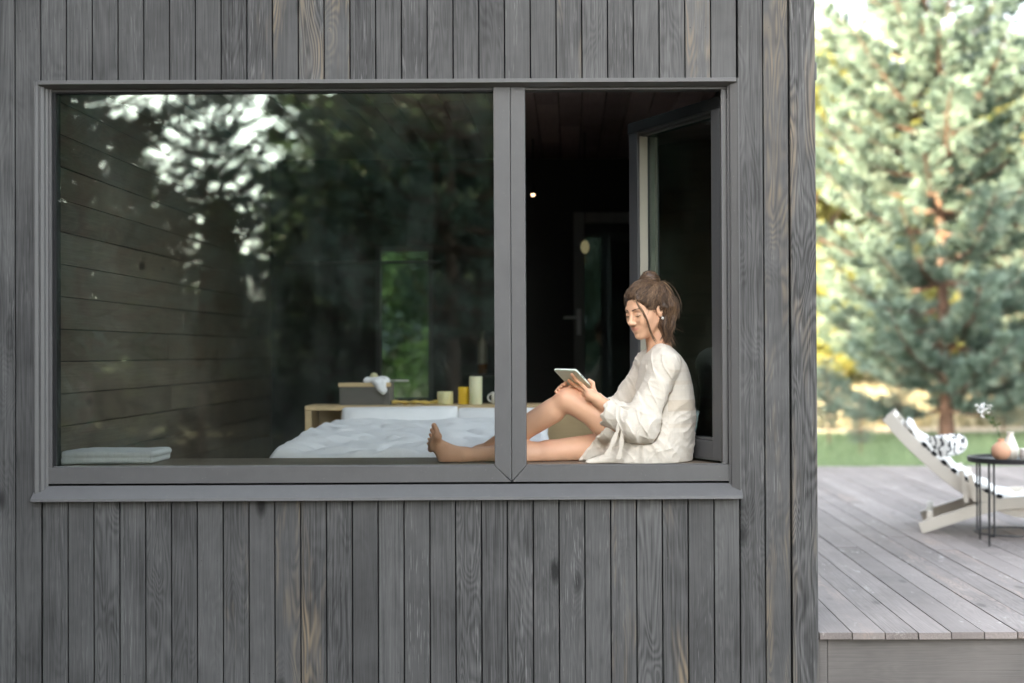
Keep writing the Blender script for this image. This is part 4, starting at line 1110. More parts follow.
place(pine, *pine_mesh(10.8, 3.15, 3, zlow=0.55, K=15, dens=1.6), M['bark'], M['pine'])
# more pines of the wood behind it
bgp = tree_root('pine_tree', (14.5, 36.0, 0), 'sunlit pine farther back, right of the large pine by the deck', 'tree', 'pines behind the field')
place(bgp, *pine_mesh(9.0, 2.6, 11, zlow=1.8, K=8, dens=0.7), M['bark'], M['pine'])

def spruce_mesh(H, R0, seed, zlow=0.6, K=34, W=0.05):
    rng = random.Random(seed); tk = MB()
    tk.tube([(0, 0, H * t) for t in np.linspace(0, 1, 8)], [0.012 * H * (1 - 0.95 * i / 7) + 0.01 for i in range(8)], 10)
    cen = []; dr = []
    z = zlow
    while z < H - 0.1:
        f = (z - zlow) / (H - zlow); L0 = R0 * (1 - f) ** 0.82 + 0.10
        nb = rng.randint(6, 8); a0 = rng.uniform(0, 6.28)
        for k in range(nb):
            a = a0 + k * 2 * math.pi / nb + rng.uniform(-0.3, 0.3); L = L0 * rng.uniform(0.65, 1.15)
            d = Vector((math.cos(a), math.sin(a), 0)); sd = Vector((-d.y, d.x, 0))
            droop = rng.uniform(-0.35, -0.1) + 0.5 * f
            pts = [Vector((0, 0, z)) + d * (L * t) + Vector((0, 0, L * (droop * t + 0.25 * t * t))) for t in np.linspace(0, 1, 5)]
            tk.tube(pts, [max(0.006, 0.012 * L) * (1 - 0.8 * i / 4) for i in range(5)], 5)
            nt = int(8 + 16 * L / max(R0, 0.1) * 1.6)
            for q in range(nt):
                t = rng.uniform(0.15, 1.0); i = min(3, int(t * 4)); p = pts[i].lerp(pts[i+1], t * 4 - i)
                sgn = rng.choice((-1, 1))
                cen.append(p); dr.append((d * rng.uniform(0.3, 1) + sd * sgn * rng.uniform(0.2, 1.1) + Vector((0, 0, rng.uniform(-0.55, 0.1)))).normalized())
        z += rng.uniform(0.26, 0.40)
    return tk, tufts(np.array(cen, np.float32), np.array(dr, np.float32), 5, 0.36, W, 0.30)
def leafy_mesh(H, R0, seed, nleaf=16000, size=0.11, zlow=0.25):
    rng = random.Random(seed); tk = MB()
    pts = [Vector((0.12 * math.sin(3 * t + seed), 0.12 * math.cos(2 * t + seed), H * 0.8 * t)) for t in np.linspace(0, 1, 9)]
    pts = [p - Vector((pts[0].x, pts[0].y, 0)) for p in pts]
    tk.tube(pts, [0.016 * H * (1 - 0.85 * i / 8) for i in range(9)], 10)
    cl = []
    for k in range(26):
        t = rng.uniform(zlow, 1.0); a = rng.uniform(0, 6.28); rr = R0 * (math.sin(min(1, (t - zlow * 0.5) * 1.1) * math.pi) ** 0.6) * rng.uniform(0.35, 1.0)
        e = Vector((rr * math.cos(a), rr * math.sin(a), H * t)); b = pts[min(8, int(t * 0.75 * 8))]
        tk.tube([b, b.lerp(e, 0.5) + Vector((0, 0, 0.12 * rr)), e], [0.02 + 0.006 * H * (1 - t), 0.018, 0.006], 5)
        for q in range(4):
            cl.append((np.array(e) + RNG.normal(0, 0.28 * R0, 3) * (1, 1, 0.8), rng.uniform(0.18, 0.34) * R0))
    cen = np.concatenate([c + rand_unit(nleaf // len(cl)) * (r * RNG.uniform(0.45, 1.0, (nleaf // len(cl), 1)) ** 0.5) for c, r in cl]).astype(np.float32)
    d = rand_unit(len(cen)); s = np.cross(d, rand_unit(len(cen))); s /= np.linalg.norm(s, axis=1, keepdims=True) + 1e-6
    L = size * RNG.uniform(0.7, 1.3, (len(cen), 1)); d = d * L; s = s * L * 0.42
    V = np.stack([cen, cen + d * 0.5 + s, cen + d, cen + d * 0.5 - s], 1).reshape(-1, 3)
    base = np.repeat(RNG.uniform(0, 1, len(cl)), nleaf // len(cl))
    return tk, (V, np.arange(len(V)).reshape(-1, 4), np.clip(base * 0.6 + RNG.uniform(0, 0.4, len(base)), 0, 1))

# --- behind the cabin: sunlit, yellowing trees beyond the field
yt = tree_root('birch_tree', (8.4, 40, 0), 'yellowing birch at the far edge of the field, left of the pine', 'tree', 'yellowing trees beyond the field')
place(yt, *leafy_mesh(11.5, 3.6, 5, 20000, 0.20, 0.12), M['bark2'], M['yleaf'])
gt = tree_root('leafy_tree', (19, 52, 0), 'green leafy tree at the far edge of the field behind the pine', 'tree', 'green trees beyond the field')
place(gt, *leafy_mesh(13.0, 4.2, 9, 20000, 0.22, 0.1), M['bark2'], M['gleaf'])
YG, GG = 'yellowing trees beyond the field', 'green trees beyond the field'
bx_ = [(7.2, 36.5), (10.5, 47), (13.5, 50), (16.5, 46), (22, 49), (26, 53), (30, 47), (6, 55), (35, 56), (24, 60)]
for i, (x, y) in enumerate(bx_):
    dup(yt, (x, y, 0), i * 1.7, RNG.uniform(0.75, 1.05), 'yellowing birch in the row beyond the dry field')
for i, (x, y) in enumerate([(12, 58), (28, 58), (33, 52), (17, 62), (40, 60), (-4.5, 26), (-2.0, 33), (-8, 36), (-12, 28), (2.5, 60)]):
    dup(gt, (x, y, 0), i * 2.3, RNG.uniform(0.7, 1.0), 'green leafy tree in the row beyond the lawn and field')
for i, (x, y) in enumerate([(12.4, 39), (19.5, 40), (25.5, 38)]):
    dup(bgp, (x, y, 0), i * 2.0, RNG.uniform(0.8, 1.05), 'slender pine in the row along the dry field')
for i, (px, py, h_, lb_) in enumerate([(861, 455, 1.0, 'young pine on the lawn just left of the lounger backrest'), (829, 446, 1.5, 'young pine at the lawn edge close to the cabin corner'), (1003, 441, 1.6, 'young pine at the lawn edge behind the vase'),
        (899, 441, 1.3, 'young pine at the lawn edge between lounger and pine trunk'), (1040, 444, 1.4, 'young pine at the lawn edge beyond the right end of the table')]):
    q_ = Pz(px, py, 0.004); dup(bgp, q_, i * 1.9 + 0.4, h_ / 9.0, lb_)

# --- in front of the cabin: the wood whose reflection the wide pane shows, plus spruces added for shade
sp1 = tree_root('spruce_tree', (-9.6, -18, 0), 'tall dark spruce in front of the cabin, mirrored at the left edge of the pane', 'tree', 'spruces of the wood before the cabin')
place(sp1, *spruce_mesh(14.0, 3.2, 21), M['bark2'], M['spruce'])
sp2 = tree_root('spruce_tree', (-2.6, -19, 0), 'broad dark spruce in front of the cabin, mirrored beside the mullion', 'tree', 'spruces of the wood before the cabin')
place(sp2, *spruce_mesh(12.5, 3.0, 22), M['bark2'], M['spruce'])
for x_, y_, s_, r_ in ((-4.85, -1.25, 0.56, 0.7), (-5.6, -3.1, 0.78, 2.2), (-6.8, -1.5, 0.8, 4.0)):  # added beside the view to darken the left boards
    dup(sp1, (x_, y_, 0), r_, s_, 'spruce added close to the left end of the cabin front to shade its boards')
dup(bgp, (-6.3, -12.5, 0), 1.0, 1.0, 'loose pine in front of the cabin, mirrored across the pale gap of sky')
dup(bgp, (-1.6, -13.5, 0), 2.9, 1.05, 'full pine in front of the cabin, mirrored in the right half of the wide pane')
dup(bgp, (-5.6, -15.5, 0), 5.0, 0.70, 'slender pine in front of the cabin, mirrored where sky shows between branches')
dup(bgp, (-3.9, -17.0, 0), 4.1, 0.62, 'short pine in front of the cabin, mirrored under the pale gap of sky')
for x_, y_, s_ in ((-8.0, -3.2, 0.85), (-9.4, -7.0, 1.0), (-7.6, -7.4, 0.8)):  # added outside view and reflection to block sky light on the left
    dup(sp2, (x_, y_, 0), x_, s_, 'unseen spruce added beyond the left end of the cabin front to shade its left boards')
lab = 'dark spruce of the wood in front of the cabin, seen only as a reflection'
for i, (x, y, s, src) in enumerate([(-5.3, -20.5, 0.38, 1), (-7.4, -24, 0.40, 2), (-6.6, -21, 0.33, 2), (-7.9, -22, 0.36, 1), (-6.0, -26, 0.44, 2), (-4.6, -21.5, 0.52, 2), (-0.4, -22, 1.0, 1), (-3.6, -25.5, 0.95, 2), (1.4, -22, 0.8, 2), (-12.8, -17, 1.05, 2), (-15.5, -19, 1.1, 1), (-18.5, -17.5, 1.05, 2),
        (-21.5, -19.5, 1.1, 1), (-24.5, -18, 1.1, 2), (-14.2, -22, 1.1, 2), (-11.4, -22.5, 0.95, 1), (-17, -23, 1.1, 1), (-20, -23.5, 1.1, 2), (-23, -23, 1.1, 1), (-26, -22, 1.1, 1), (-28.5, -20, 1.1, 2),
        (-10.5, -30, 0.42, 2), (-5.8, -34, 0.36, 1), (-1.5, -17.0, 0.9, 1), (-4.2, -23.0, 1.05, 1), (-2.2, -28, 1.1, 1), (-5.0, -30, 0.62, 2), (-8.6, -38, 0.5, 2), (-3, -40, 0.6, 1), (-13, -36, 0.7, 2)]):
    dup((sp1, sp2)[src - 1], (x, y, 0), i * 1.31, s, lab)

# ================================================================== THE PERSON
ZS = zseat + 0.001
def A(px, py, Y): return np.array(P(px, py, Y), np.float32)
SC = 1 / 226.0                                     # metres per picture pixel at her distance
# tablet plane first: the hands close on it
tA, tB, tC = A(552.7, 369.0, 0.215), A(575.9, 369.6, 0.115), A(607, 396.2, 0.20)
e1 = (tB - tA); L1 = 0.136; e1 /= np.linalg.norm(e1)          # short side, towards the camera
e2 = tC - tB; e2 -= e1 * (e2 @ e1); e2 /= np.linalg.norm(e2); L2 = 0.20
en = np.cross(e1, e2); en /= np.linalg.norm(en)
if en[2] < 0: en = -en                              # screen side, up towards her face
TT = 0.009
def on_back(px, py, off):
    """point of the tablet's back face, off metres below it, seen at a picture point"""
    o = np.array((0, -6, CZ), np.float32); d = np.array(P(px, py, 1.0), np.float32) - o
    q = tB - en * (TT / 2 + off)
    return o + d * (((q - o) @ en) / (d @ en))

# ---- head frame
PHI, TAU = R(40), R(17)
hf = np.array((-math.cos(PHI) * math.cos(TAU), -math.sin(PHI) * math.cos(TAU), -math.sin(TAU)), np.float32)
hl = np.array((math.sin(PHI), -math.cos(PHI), 0), np.float32)   # her left: towards the camera
rl = R(-3)
hu = np.cross(hf, hl); hu /= np.linalg.norm(hu)
HM = np.stack([hf, hl, hu], 1)                       # head axes as columns
HC = A(645.5, 309.5, 0.27)
def hw(x, y, z): return HC + HM @ np.array((x, y, z), np.float32)
HS = 1.0
def head_sdf(p):
    q = (p - HC) @ HM
    f = ellip(q, (-0.012, 0, 0.030), (0.094, 0.074, 0.086))
    f = smin(f, ellip(q, (0.030, 0, -0.030), (0.056, 0.057, 0.080)), 0.03)
    f = smin(f, ellip(q, (0.034, 0, -0.072), (0.045, 0.043, 0.036)), 0.025)
    for s in (-1, 1):
        f = smin(f, cone(q, (-0.012, s * 0.052, -0.045), (0.055, s * 0.012, -0.098), 0.020, 0.016), 0.022)
        f = smin(f, ellip(q, (0.051, s * 0.036, -0.030), (0.029, 0.024, 0.024)), 0.028)
    f = smin(f, ellip(q, (0.070, 0, -0.100), (0.017, 0.019, 0.015)), 0.016)
    f = smin(f, cone(q, (0.074, -0.030, 0.019), (0.074, 0.030, 0.019), 0.0125, 0.0125), 0.014)
    for s in (-1, 1):
        f = smax(f, -ellip(q, (0.096, s * 0.031, 0.000), (0.015, 0.019, 0.011)), 0.018)
        f = smin(f, ellip(q, (0.0725, s * 0.031, -0.003), (0.0125, 0.0165, 0.0115)), 0.006)
    f = smin(f, cone(q, (0.084, 0, 0.012), (0.104, 0, -0.030), 0.0080, 0.0092), 0.016)
    f = smin(f, ellip(q, (0.105, 0, -0.033), (0.0105, 0.0100, 0.0088)), 0.006)
    for s in (-1, 1): f = smin(f, ellip(q, (0.093, s * 0.0105, -0.0385), (0.011, 0.0072, 0.0065)), 0.009)
    f = smin(f, ellip(q, (0.069, 0, -0.064), (0.019, 0.031, 0.020)), 0.016)
    for s in (-1, 1):
        f = smin(f, cone(q, (0.0890, s * 0.005, -0.0612), (0.0745, s * 0.0285, -0.0560), 0.0040, 0.0024), 0.004)
    f = smin(f, cone(q, (0.0850, -0.014, -0.0690), (0.0850, 0.014, -0.0690), 0.0052, 0.0052), 0.004)
    f = smax(f, -cone(q, (0.094, -0.022, -0.0645), (0.094, 0.022, -0.0645), 0.0018, 0.0018), 0.003)
    for s in (-1, 1):
        c, t = math.cos(0.25), math.sin(0.25)
        q2 = q - np.array((-0.012, s * 0.074, -0.008), np.float32)
        q3 = np.stack([q2[:, 0] * c + q2[:, 2] * t, q2[:, 1], -q2[:, 0] * t + q2[:, 2] * c], 1)
        ear = ellip(q3, (0, s * 0.004, 0), (0.019, 0.009, 0.031))
        ear = smax(ear, -ellip(q3, (0.002, s * 0.014, 0.004), (0.011, 0.008, 0.018)), 0.004)
        f = smin(f, ear, 0.007)
    return f

# ---- limbs
hipL, kneeL, ankL = A(650, 441, 0.205), A(567.5, 399.5, 0.235), A(480, 454, 0.40)
hipR, kneeR, ankR = A(650, 444, 0.40), A(549, 452.0, 0.315), A(464, 455.5, 0.265)
shL, shR = A(664, 364, 0.165), A(651, 362, 0.44)
elL, elR = A(641, 424, 0.105), A(618, 418, 0.50)
wrL, wrR = A(605, 405.5, 0.165), A(574, 397, 0.385)
neck0, neck1 = A(660, 352, 0.30), np.array(hw(-0.035, 0, -0.055), np.float32)
heel, ballb, balll = A(446.5, 457.5, 0.275), A(437.5, 436.5, 0.235), A(431.0, 449.0, 0.325)
palmL = A(592.5, 396.5, 0.148)
def fingers(spec):
    """list of polylines with radii"""
    def f(p):
        d = None
        for pts, rs in spec:
            for i in range(len(pts) - 1):
                c = cone(p, pts[i], pts[i+1], rs[i], rs[i+1])
                d = c if d is None else np.minimum(d, c)
        return d
    return f
fr = 0.0074
near_f = [([A(587.5, 391, 0.135), on_back(581, 384, fr), on_back(575.5, 379.5, fr), on_back(571.8, 374.5, fr)], [0.0092, 0.0083, 0.0076, 0.0066]),
          ([A(587, 393.5, 0.137), on_back(579.5, 388, fr + .002), on_back(573.5, 384.5, fr), on_back(568.8, 380.5, fr)], [0.0094, 0.0085, 0.0078, 0.0068]),
          ([A(587.5, 396, 0.140), on_back(580.5, 392, fr + .004), on_back(574.5, 389.3, fr + .001), on_back(569.8, 386.5, fr)], [0.0092, 0.0083, 0.0076, 0.0066]),
          ([A(589, 398.5, 0.146), on_back(583, 396, fr + .007), on_back(578, 393.8, fr + .004), on_back(574.2, 391.8, fr + .002)], [0.0086, 0.0075, 0.0069, 0.006])]
edge = lambda t, n_: tB + e2 * (t * L2) + e1 * 0.012 + en * n_
tpx = edge(0.50, 0.016) - e1 * 0.020
thumb = [([A(597.5, 399.5, 0.150), edge(0.60, -0.012) + e1 * 0.006, edge(0.53, 0.006) + e1 * 0.004, tpx], [0.0125, 0.0112, 0.0096, 0.0078])]
# far hand: fingers folded over the top of the raised knee, holding the tablet's far edge from below
far_f = []
for k, (px, py) in enumerate(((564.5, 383.5), (561.5, 385.5), (558.8, 387.8), (556.6, 390.6))):
    b = A(570 - 1.0 * k, 386.5 + 1.8 * k, 0.33)
    far_f.append(([b, A(566 - 1.6 * k, 382.6 + 2.2 * k, 0.285), A(px + .6, py - 0.6, 0.245), A(px - 0.8, py + 1.2, 0.222)], [0.0086, 0.0080, 0.0073, 0.0064]))
far_thumb = [([A(573, 388, 0.35), A(574, 383.5, 0.30)], [0.011, 0.008])]
toes = []
for k in range(5):
    t = k / 4
    b = ballb * (1 - t) + balll * t
    tip = A(434.0, 425.4, 0.232) * (1 - t) + A(428.2, 443.5, 0.328) * t
    tip = tip + np.array((-0.004 * math.sin(t * 3.1), 0, 0), np.float32)
    toes.append(([b, (b * 0.45 + tip * 0.55) + np.array((0.003, 0, 0.002), np.float32), tip], [0.014 - 0.003 * t, 0.0125 - 0.0045 * min(1, t * 2), 0.0118 - 0.0048 * min(1, t * 2)]))
F_near, F_thumb, F_far, F_fth, F_toes = map(fingers, (near_f, thumb, far_f, far_thumb, toes))
heelL2, ballL2 = A(487, 458.5, 0.41), A(448, 459.5, 0.42)
def body_sdf(p):
    # torso
    d = ellip(p, A(660, 438, 0.30), (0.125, 0.165, 0.11))
    d = smin(d, ellip(p, A(665, 408, 0.30), (0.098, 0.125, 0.12)), 0.06)
    d = smin(d, ellip(p, A(664, 378, 0.30), (0.098, 0.15, 0.12)), 0.06)
    d = smin(d, cone(p, shL, shR, 0.044, 0.044), 0.05)
    d = smin(d, cone(p, neck0, neck1, 0.056, 0.049), 0.03)
    d = smin(d, head_sdf(p), 0.014)
    # legs
    for hip, kn, an in ((hipL, kneeL, ankL), (hipR, kneeR, ankR)):
        lg_ = cone(p, hip, kn, 0.082, 0.052)
        mid = hip * 0.45 + kn * 0.55 + np.array((0, 0, -0.022), np.float32)
        lg_ = smin(lg_, cone(p, hip * 0.9 + kn * 0.1 + np.array((0, 0, -0.012), np.float32), mid, 0.080, 0.060), 0.04)
        ax = an - kn
        side_ = np.array((0.5, 0, -0.86), np.float32) if hip is hipL else np.array((0, 0, -0.4), np.float32)
        calf = kn + ax * 0.30 + side_ * 0.016
        sh_ = smin(cone(p, kn, kn + ax * 0.6, 0.046, 0.040), cone(p, kn + ax * 0.55, an, 0.040, 0.031), 0.02)
        sh_ = smin(sh_, ellip(p, calf, (0.085, 0.050, 0.052)) if hip is hipR else cone(p, calf - ax * 0.12, calf + ax * 0.18, 0.045, 0.040), 0.035)
        lg_ = smin(lg_, sh_, 0.022)
        d = smin(d, lg_, 0.035 if hip is hipL else 0.02)
    # near foot, sole to the left
    ft_ = smin(cone(p, ankR, heel, 0.033, 0.031), cone(p, ankR * 0.75 + heel * 0.25, ballb * 0.6 + balll * 0.4, 0.034, 0.020), 0.03)
    ft_ = smin(ft_, cone(p, heel, ballb * 0.35 + balll * 0.65, 0.030, 0.019), 0.03)
    ft_ = smin(ft_, cone(p, ballb, balll, 0.020, 0.015), 0.022)
    ft_ = smin(ft_, ellip(p, ankR + np.array((0.004, -0.030, 0.0), np.float32), (0.012, 0.010, 0.012)), 0.012)
    ft_ = smin(ft_, F_toes(p), 0.006)
    d = smin(d, ft_, 0.02)
    f2 = smin(cone(p, ankL, heelL2, 0.034, 0.030), cone(p, ankL, ballL2, 0.034, 0.022), 0.03)
    d = smin(d, f2, 0.02)
    # arms
    for s, e_, w_ in ((shL, elL, wrL), (shR, elR, wrR)):
        a_ = smin(cone(p, s, e_, 0.042, 0.036), cone(p, e_, w_, 0.039, 0.0255), 0.02)
        d = smin(d, a_, 0.02)
    pl = cone(p, wrL, A(598, 400.5, 0.155), 0.0255, 0.026)
    pl = smin(pl, cone(p, A(597.5, 399, 0.152), A(589, 394.5, 0.138), 0.025, 0.017), 0.016)
    pl = smin(pl, ellip(p, A(590, 394.5, 0.141), (0.022, 0.017, 0.026)), 0.012)
    pl = smin(pl, F_near(p), 0.005); pl = smin(pl, F_thumb(p), 0.008)
    d = smin(d, pl, 0.014)
    pr = smin(cone(p, wrR, A(571, 390, 0.345), 0.025, 0.022), F_far(p), 0.008); pr = smin(pr, F_fth(p), 0.008)
    d = np.where(np.minimum(pr, d) < 0.02, smin(d, pr, 0.006), np.minimum(d, pr))
    # resting flat on the seat board
    return smax(d, (ZS - p[:, 2]), 0.006)

per = empty('person', tuple(A(650, 464, 0.30)[:2]) + (ZS,))
tag(per, 'person in a loose cream linen dress sitting barefoot in the open window reading a tablet', 'person')
H_ = 0.0032
V, Q = polygonize(body_sdf, A(424, 470, 0.0) * (1, 0, 1) + np.array((-0.03, -0.02, -0.03)), np.array((A(700, 270, 0.3)[0], 0.64, A(650, 268, 0.3)[2])), H_)
skin = skin_mat()
body = bigmesh('body', V, Q, skin, per, smooth=True)
sm_ = body.modifiers.new('smooth', 'SMOOTH'); sm_.iterations = 1; sm_.factor = 0.35
# colour of lips, cheeks, nails and soles
q = (V - HC) @ HM
col = np.zeros((len(V), 4), np.float32)
def dab(mask, c, a):
    m = np.clip(mask, 0, 1)[:, None] * a
    col[:, :3] = np.where(m > col[:, 3:4], np.array(c, np.float32), col[:, :3]); col[:, 3:4] = np.maximum(col[:, 3:4], m)
lip = 1.4 - np.sqrt(((q[:, 1]) / 0.0255) ** 2 + ((q[:, 2] + 0.0650 - 6.0 * q[:, 1] ** 2) / 0.0070) ** 2) * 1.1
lip[(q[:, 0] < 0.066)] = 0
dab(lip * 1.6, (0.58, 0.23, 0.18), 0.75)
sole = np.clip((0.022 - np.abs((V - (heel * .5 + balll * .5)) @ np.array((0.85, 0.0, 0.52), np.float32) + 0.03)) / 0.02, 0, 1) * (V[:, 0] < A(446, 450, 0.28)[0])
for c_, r_, a_ in ((kneeL + np.array((-.02, -.02, .03)), .045, .42), (kneeR + np.array((0, -.03, .03)), .04, .3), (heel, .03, .4), (ballb, .025, .35), (ankR, .03, .15), (A(589, 392, .13), .02, .3), (A(560, 387, .24), .02, .4), (A(572, 377, .15), .015, .35), (elL, .05, .3)):
    dab(np.exp(-((V - c_.astype(np.float32)) ** 2).sum(1) / r_ ** 2), (0.66, 0.30, 0.19), a_)
blot = vnoise(V * 28, 71) * 0.5 + vnoise(V * 70, 72) * 0.3
dab(np.clip(blot, 0, 1), (0.66, 0.33, 0.21), 0.35)
dab(sole, (0.66, 0.33, 0.19), 0.4)
ca = body.data.color_attributes.new('tint', 'FLOAT_COLOR', 'POINT'); ca.data.foreach_set('color', col.ravel())
# brows and closed lashes
M['brow'] = plain('brow_hair', (0.055, 0.034, 0.022, 1), 0.8)
def on_head(x_hint, y, z):
    """march along the face's forward axis on to the skin"""
    x = x_hint + 0.03
    for _ in range(40):
        d = float(head_sdf(np.array([hw(x, y, z)], np.float32))[0])
        if d < 0.0003: break
        x -= max(d * 0.7, 0.0003)
    return x
for s in (-1, 1):
    m = MB()
    for dz in (-0.0010, 0.0010):
        pts = []
        for t in np.linspace(0, 1, 9):
            y = s * (0.012 + 0.036 * t); z = 0.0185 + 0.0065 * math.sin(t * 2.2) + dz * (1 - t * .7)
            pts.append(hw(on_head(0.085, y, z) + 0.0004, y, z))
        m.tube(pts, [0.0009, 0.0012, 0.0013, 0.0013, 0.0012, 0.0011, 0.001, 0.0008, 0.0005], 6)
    m.build('eyebrow', M['brow'], per, smooth=True)
    m = MB(); pts = []
    for t in np.linspace(0, 1, 9):
        y = s * (0.0165 + 0.030 * t); z = -0.0045 - 0.0045 * math.sin(t * math.pi)
        pts.append(hw(on_head(0.085, y, z) + 0.0006, y, z))
    m.tube(pts, [0.0007, 0.0011, 0.0014, 0.0015, 0.0016, 0.0016, 0.0015, 0.0012, 0.0008], 6)
    m.build('eyelash', M['brow'], per, smooth=True)
m = MB(); ep = hw(-0.012, 0.083, -0.046); m.lathe(ep, [(0.006 * math.sin(a) + 1e-4, -0.006 * math.cos(a)) for a in np.linspace(0.02, 3.12, 10)], 16); m.tube([ep + np.array((0, 0, .005)), hw(-0.010, 0.080, -0.036)], 0.0012, 6)
m.build('earring', plain('pearl', (0.75, 0.73, 0.68, 1), 0.2), per, smooth=True)

# ---- dress
prof = [(466, 596, 689), (455, 600, 691.5), (445, 606, 693.5), (430, 616, 695.2), (415, 626, 695.4), (400, 634, 694.6), (388, 636, 693.2), (375, 638, 690), (364, 640, 686), (355, 645, 680), (349, 649, 674), (344, 652, 669)]
pz = np.array([P(650, a, 0.30).z for a, _, _ in prof]); pl_ = np.array([P(b, 400, 0.30).x for _, b, _ in prof]); pr_ = np.array([P(c, 400, 0.30).x for _, _, c in prof])
wy = np.array([0.205, 0.205, 0.20, 0.185, 0.165, 0.155, 0.155, 0.158, 0.155, 0.14, 0.115, 0.085])
o_ = np.argsort(pz); pz, pl_, pr_, wy = pz[o_], pl_[o_], pr_[o_], wy[o_]
hem_a, hem_b = A(617, 416, 0.1), A(578, 467, 0.1)
hd = hem_b - hem_a; hem_n = np.array((hd[2], 0, -hd[0]), np.float32); hem_n /= np.linalg.norm(hem_n)
if hem_n[0] < 0: hem_n = -hem_n                     # pointing right, into the dress
cuffL_c, cuffR_c = A(606.5, 412.5, 0.165), A(594, 405, 0.43)
def wrinkle(p, scale, seed):
    w_ = vnoise(p * scale, seed); return (1 - np.abs(w_)) ** 2
def dress_sdf(p):
    z = p[:, 2]
    cx = (np.interp(z, pz, pl_) + np.interp(z, pz, pr_)) / 2; ax = (np.interp(z, pz, pr_) - np.interp(z, pz, pl_)) / 2; by = np.interp(z, pz, wy)
    k = np.sqrt(((p[:, 0] - cx) / ax) ** 2 + ((p[:, 1] - 0.30) / by) ** 2)
    tor = (k - 1) * np.minimum(ax, by) * 0.92
    tor = smax(tor, z - pz[-1] - 0.004, 0.02)
    # collar is open round the neck
    tor = smax(tor, -cone(p, neck0, neck1, 0.060, 0.062), 0.006)
    # skirt over the upper thighs, cut along the hem
    sk = smin(cone(p, hipL, hipL * 0.35 + kneeL * 0.65, 0.104, 0.086), cone(p, hipR, hipR * 0.35 + kneeR * 0.65, 0.100, 0.086), 0.06)
    sk = smin(sk, cone(p, A(640, 455, 0.17), A(588, 463, 0.14), 0.040, 0.010), 0.04)
    fold = 0.010 * np.sin((p @ np.array((hd[0], 1.3, hd[2]), np.float32)) * 190 + 3 * vnoise(p * 11, 2))
    hem_d = (p - hem_a) @ hem_n + fold * 0.5
    sk = smax(sk, -hem_d, 0.004)
    d = smin(tor, sk, 0.05)
    # wrinkles pulled from the waist and lap
    q = p - A(640, 425, 0.2)
    ang = np.arctan2(q[:, 2], q[:, 0]); rad = np.linalg.norm(q, axis=1)
    w1 = vnoise(np.stack([ang * 6.0, rad * 5, p[:, 1] * 5], 1), 11)
    w2 = wrinkle(p @ np.array(((0.6, 0, 0.8), (0, 1, 0), (-0.8, 0, 0.6)), np.float32) * np.array((2.2, 1, 1), np.float32), 12, 13)
    low = np.clip((A(640, 392, .3)[2] - z) / 0.12, 0.12, 1)
    wp = p + 0.018 * np.stack([vnoise(p * 13, 41), vnoise(p * 13, 42), vnoise(p * 13, 43)], 1)
    w3 = (1 - np.abs(vnoise(np.stack([(wp[:, 0] * 0.8 + wp[:, 2] * 0.6) * 34, wp[:, 1] * 9, (wp[:, 2] * 0.8 - wp[:, 0] * 0.6) * 9], 1), 44))) ** 5
    w4 = (1 - np.abs(vnoise(np.stack([(wp[:, 0] * 0.5 - wp[:, 2] * 0.86) * 38, wp[:, 1] * 10, (wp[:, 2] * 0.5 + wp[:, 0] * 0.86) * 10], 1), 45))) ** 5
    d = d - 0.0065 * w1 * low - 0.003 * (w2 - 0.4) * low - 0.002 * vnoise(p * (16, 16, 9), 17) - (0.0030 * w3 + 0.0028 * w4) * np.clip(low + 0.25, 0, 1)
    # sleeves
    for s, e_, c_, near in ((shL, elL, cuffL_c, True), (shR, elR, cuffR_c, False)):
        s2 = s + np.array((0.0, -0.008 if near else 0.008, -0.010), np.float32)
        up = smin(cone(p, s2, e_, 0.064, 0.064), cone(p, s2 + np.array((0.0, 0.03 if near else -0.03, 0.012), np.float32), s2, 0.058, 0.062), 0.03); fo = cone(p, e_, c_, 0.060, 0.058)
        bag = cone(p, e_ + np.array((-0.03, 0, -0.012), np.float32), e_ + np.array((0.01, 0, -0.020), np.float32), 0.056, 0.054)
        sl2 = smin(smin(up, fo, 0.03), bag, 0.05)
        a1 = (e_ - s2) / np.linalg.norm(e_ - s2); a2 = (c_ - e_) / np.linalg.norm(c_ - e_)
        t1 = (p - s2) @ a1; t2 = (p - e_) @ a2
        rr = vnoise(np.stack([t1 * 10 + p[:, 1] * 5, p[:, 0] * 17 + p[:, 2] * 5, p[:, 1] * 8], 1), 21)
        r2 = np.abs(vnoise(np.stack([t2 * 26, p[:, 1] * 6, (p[:, 2] + p[:, 0] * 0.5) * 9], 1), 23))
        nearel = np.exp(-(((p - e_) ** 2).sum(1)) / 0.09 ** 2)
        wr = (1 - np.abs(vnoise(np.stack([t1 * 30 + wp[:, 1] * 14, (wp[:, 0] + wp[:, 2] * .4) * 13, wp[:, 1] * 10], 1), 51))) ** 5
        wl = (1 - np.abs(vnoise(np.stack([t1 * 7, (wp[:, 0] + wp[:, 2] * .45) * 42, wp[:, 1] * 16], 1), 52))) ** 4
        sl2 = sl2 - 0.005 * rr - 0.0058 * wr * np.clip(0.35 + nearel, 0, 1) - 0.006 * wl - (0.012 * (1 - r2) ** 2 - 0.005) * np.clip(nearel * 1.6, 0.25, 1) 
        cut = (p - c_) @ a2
        sl2 = smax(sl2, cut + 0.007 * np.sin(np.arctan2(p[:, 2] - c_[2], p[:, 1] - c_[1]) * 7), 0.004)
        hol = smax(cone(p, c_ - a2 * 0.06, c_ + a2 * 0.08, 0.040, 0.058), -(cut + 0.05), 0.01)
        sl2 = smax(sl2, -hol, 0.006)
        # soft crease between sleeve and body
        if near: d = smax(d, 0.0048 * np.clip((s[2] - 0.035 - z) / 0.06, 0, 1) - sl2 - 0.012 * np.clip((z - (s[2] - 0.035)) / 0.02, 0, 1) * 10, 0.003)
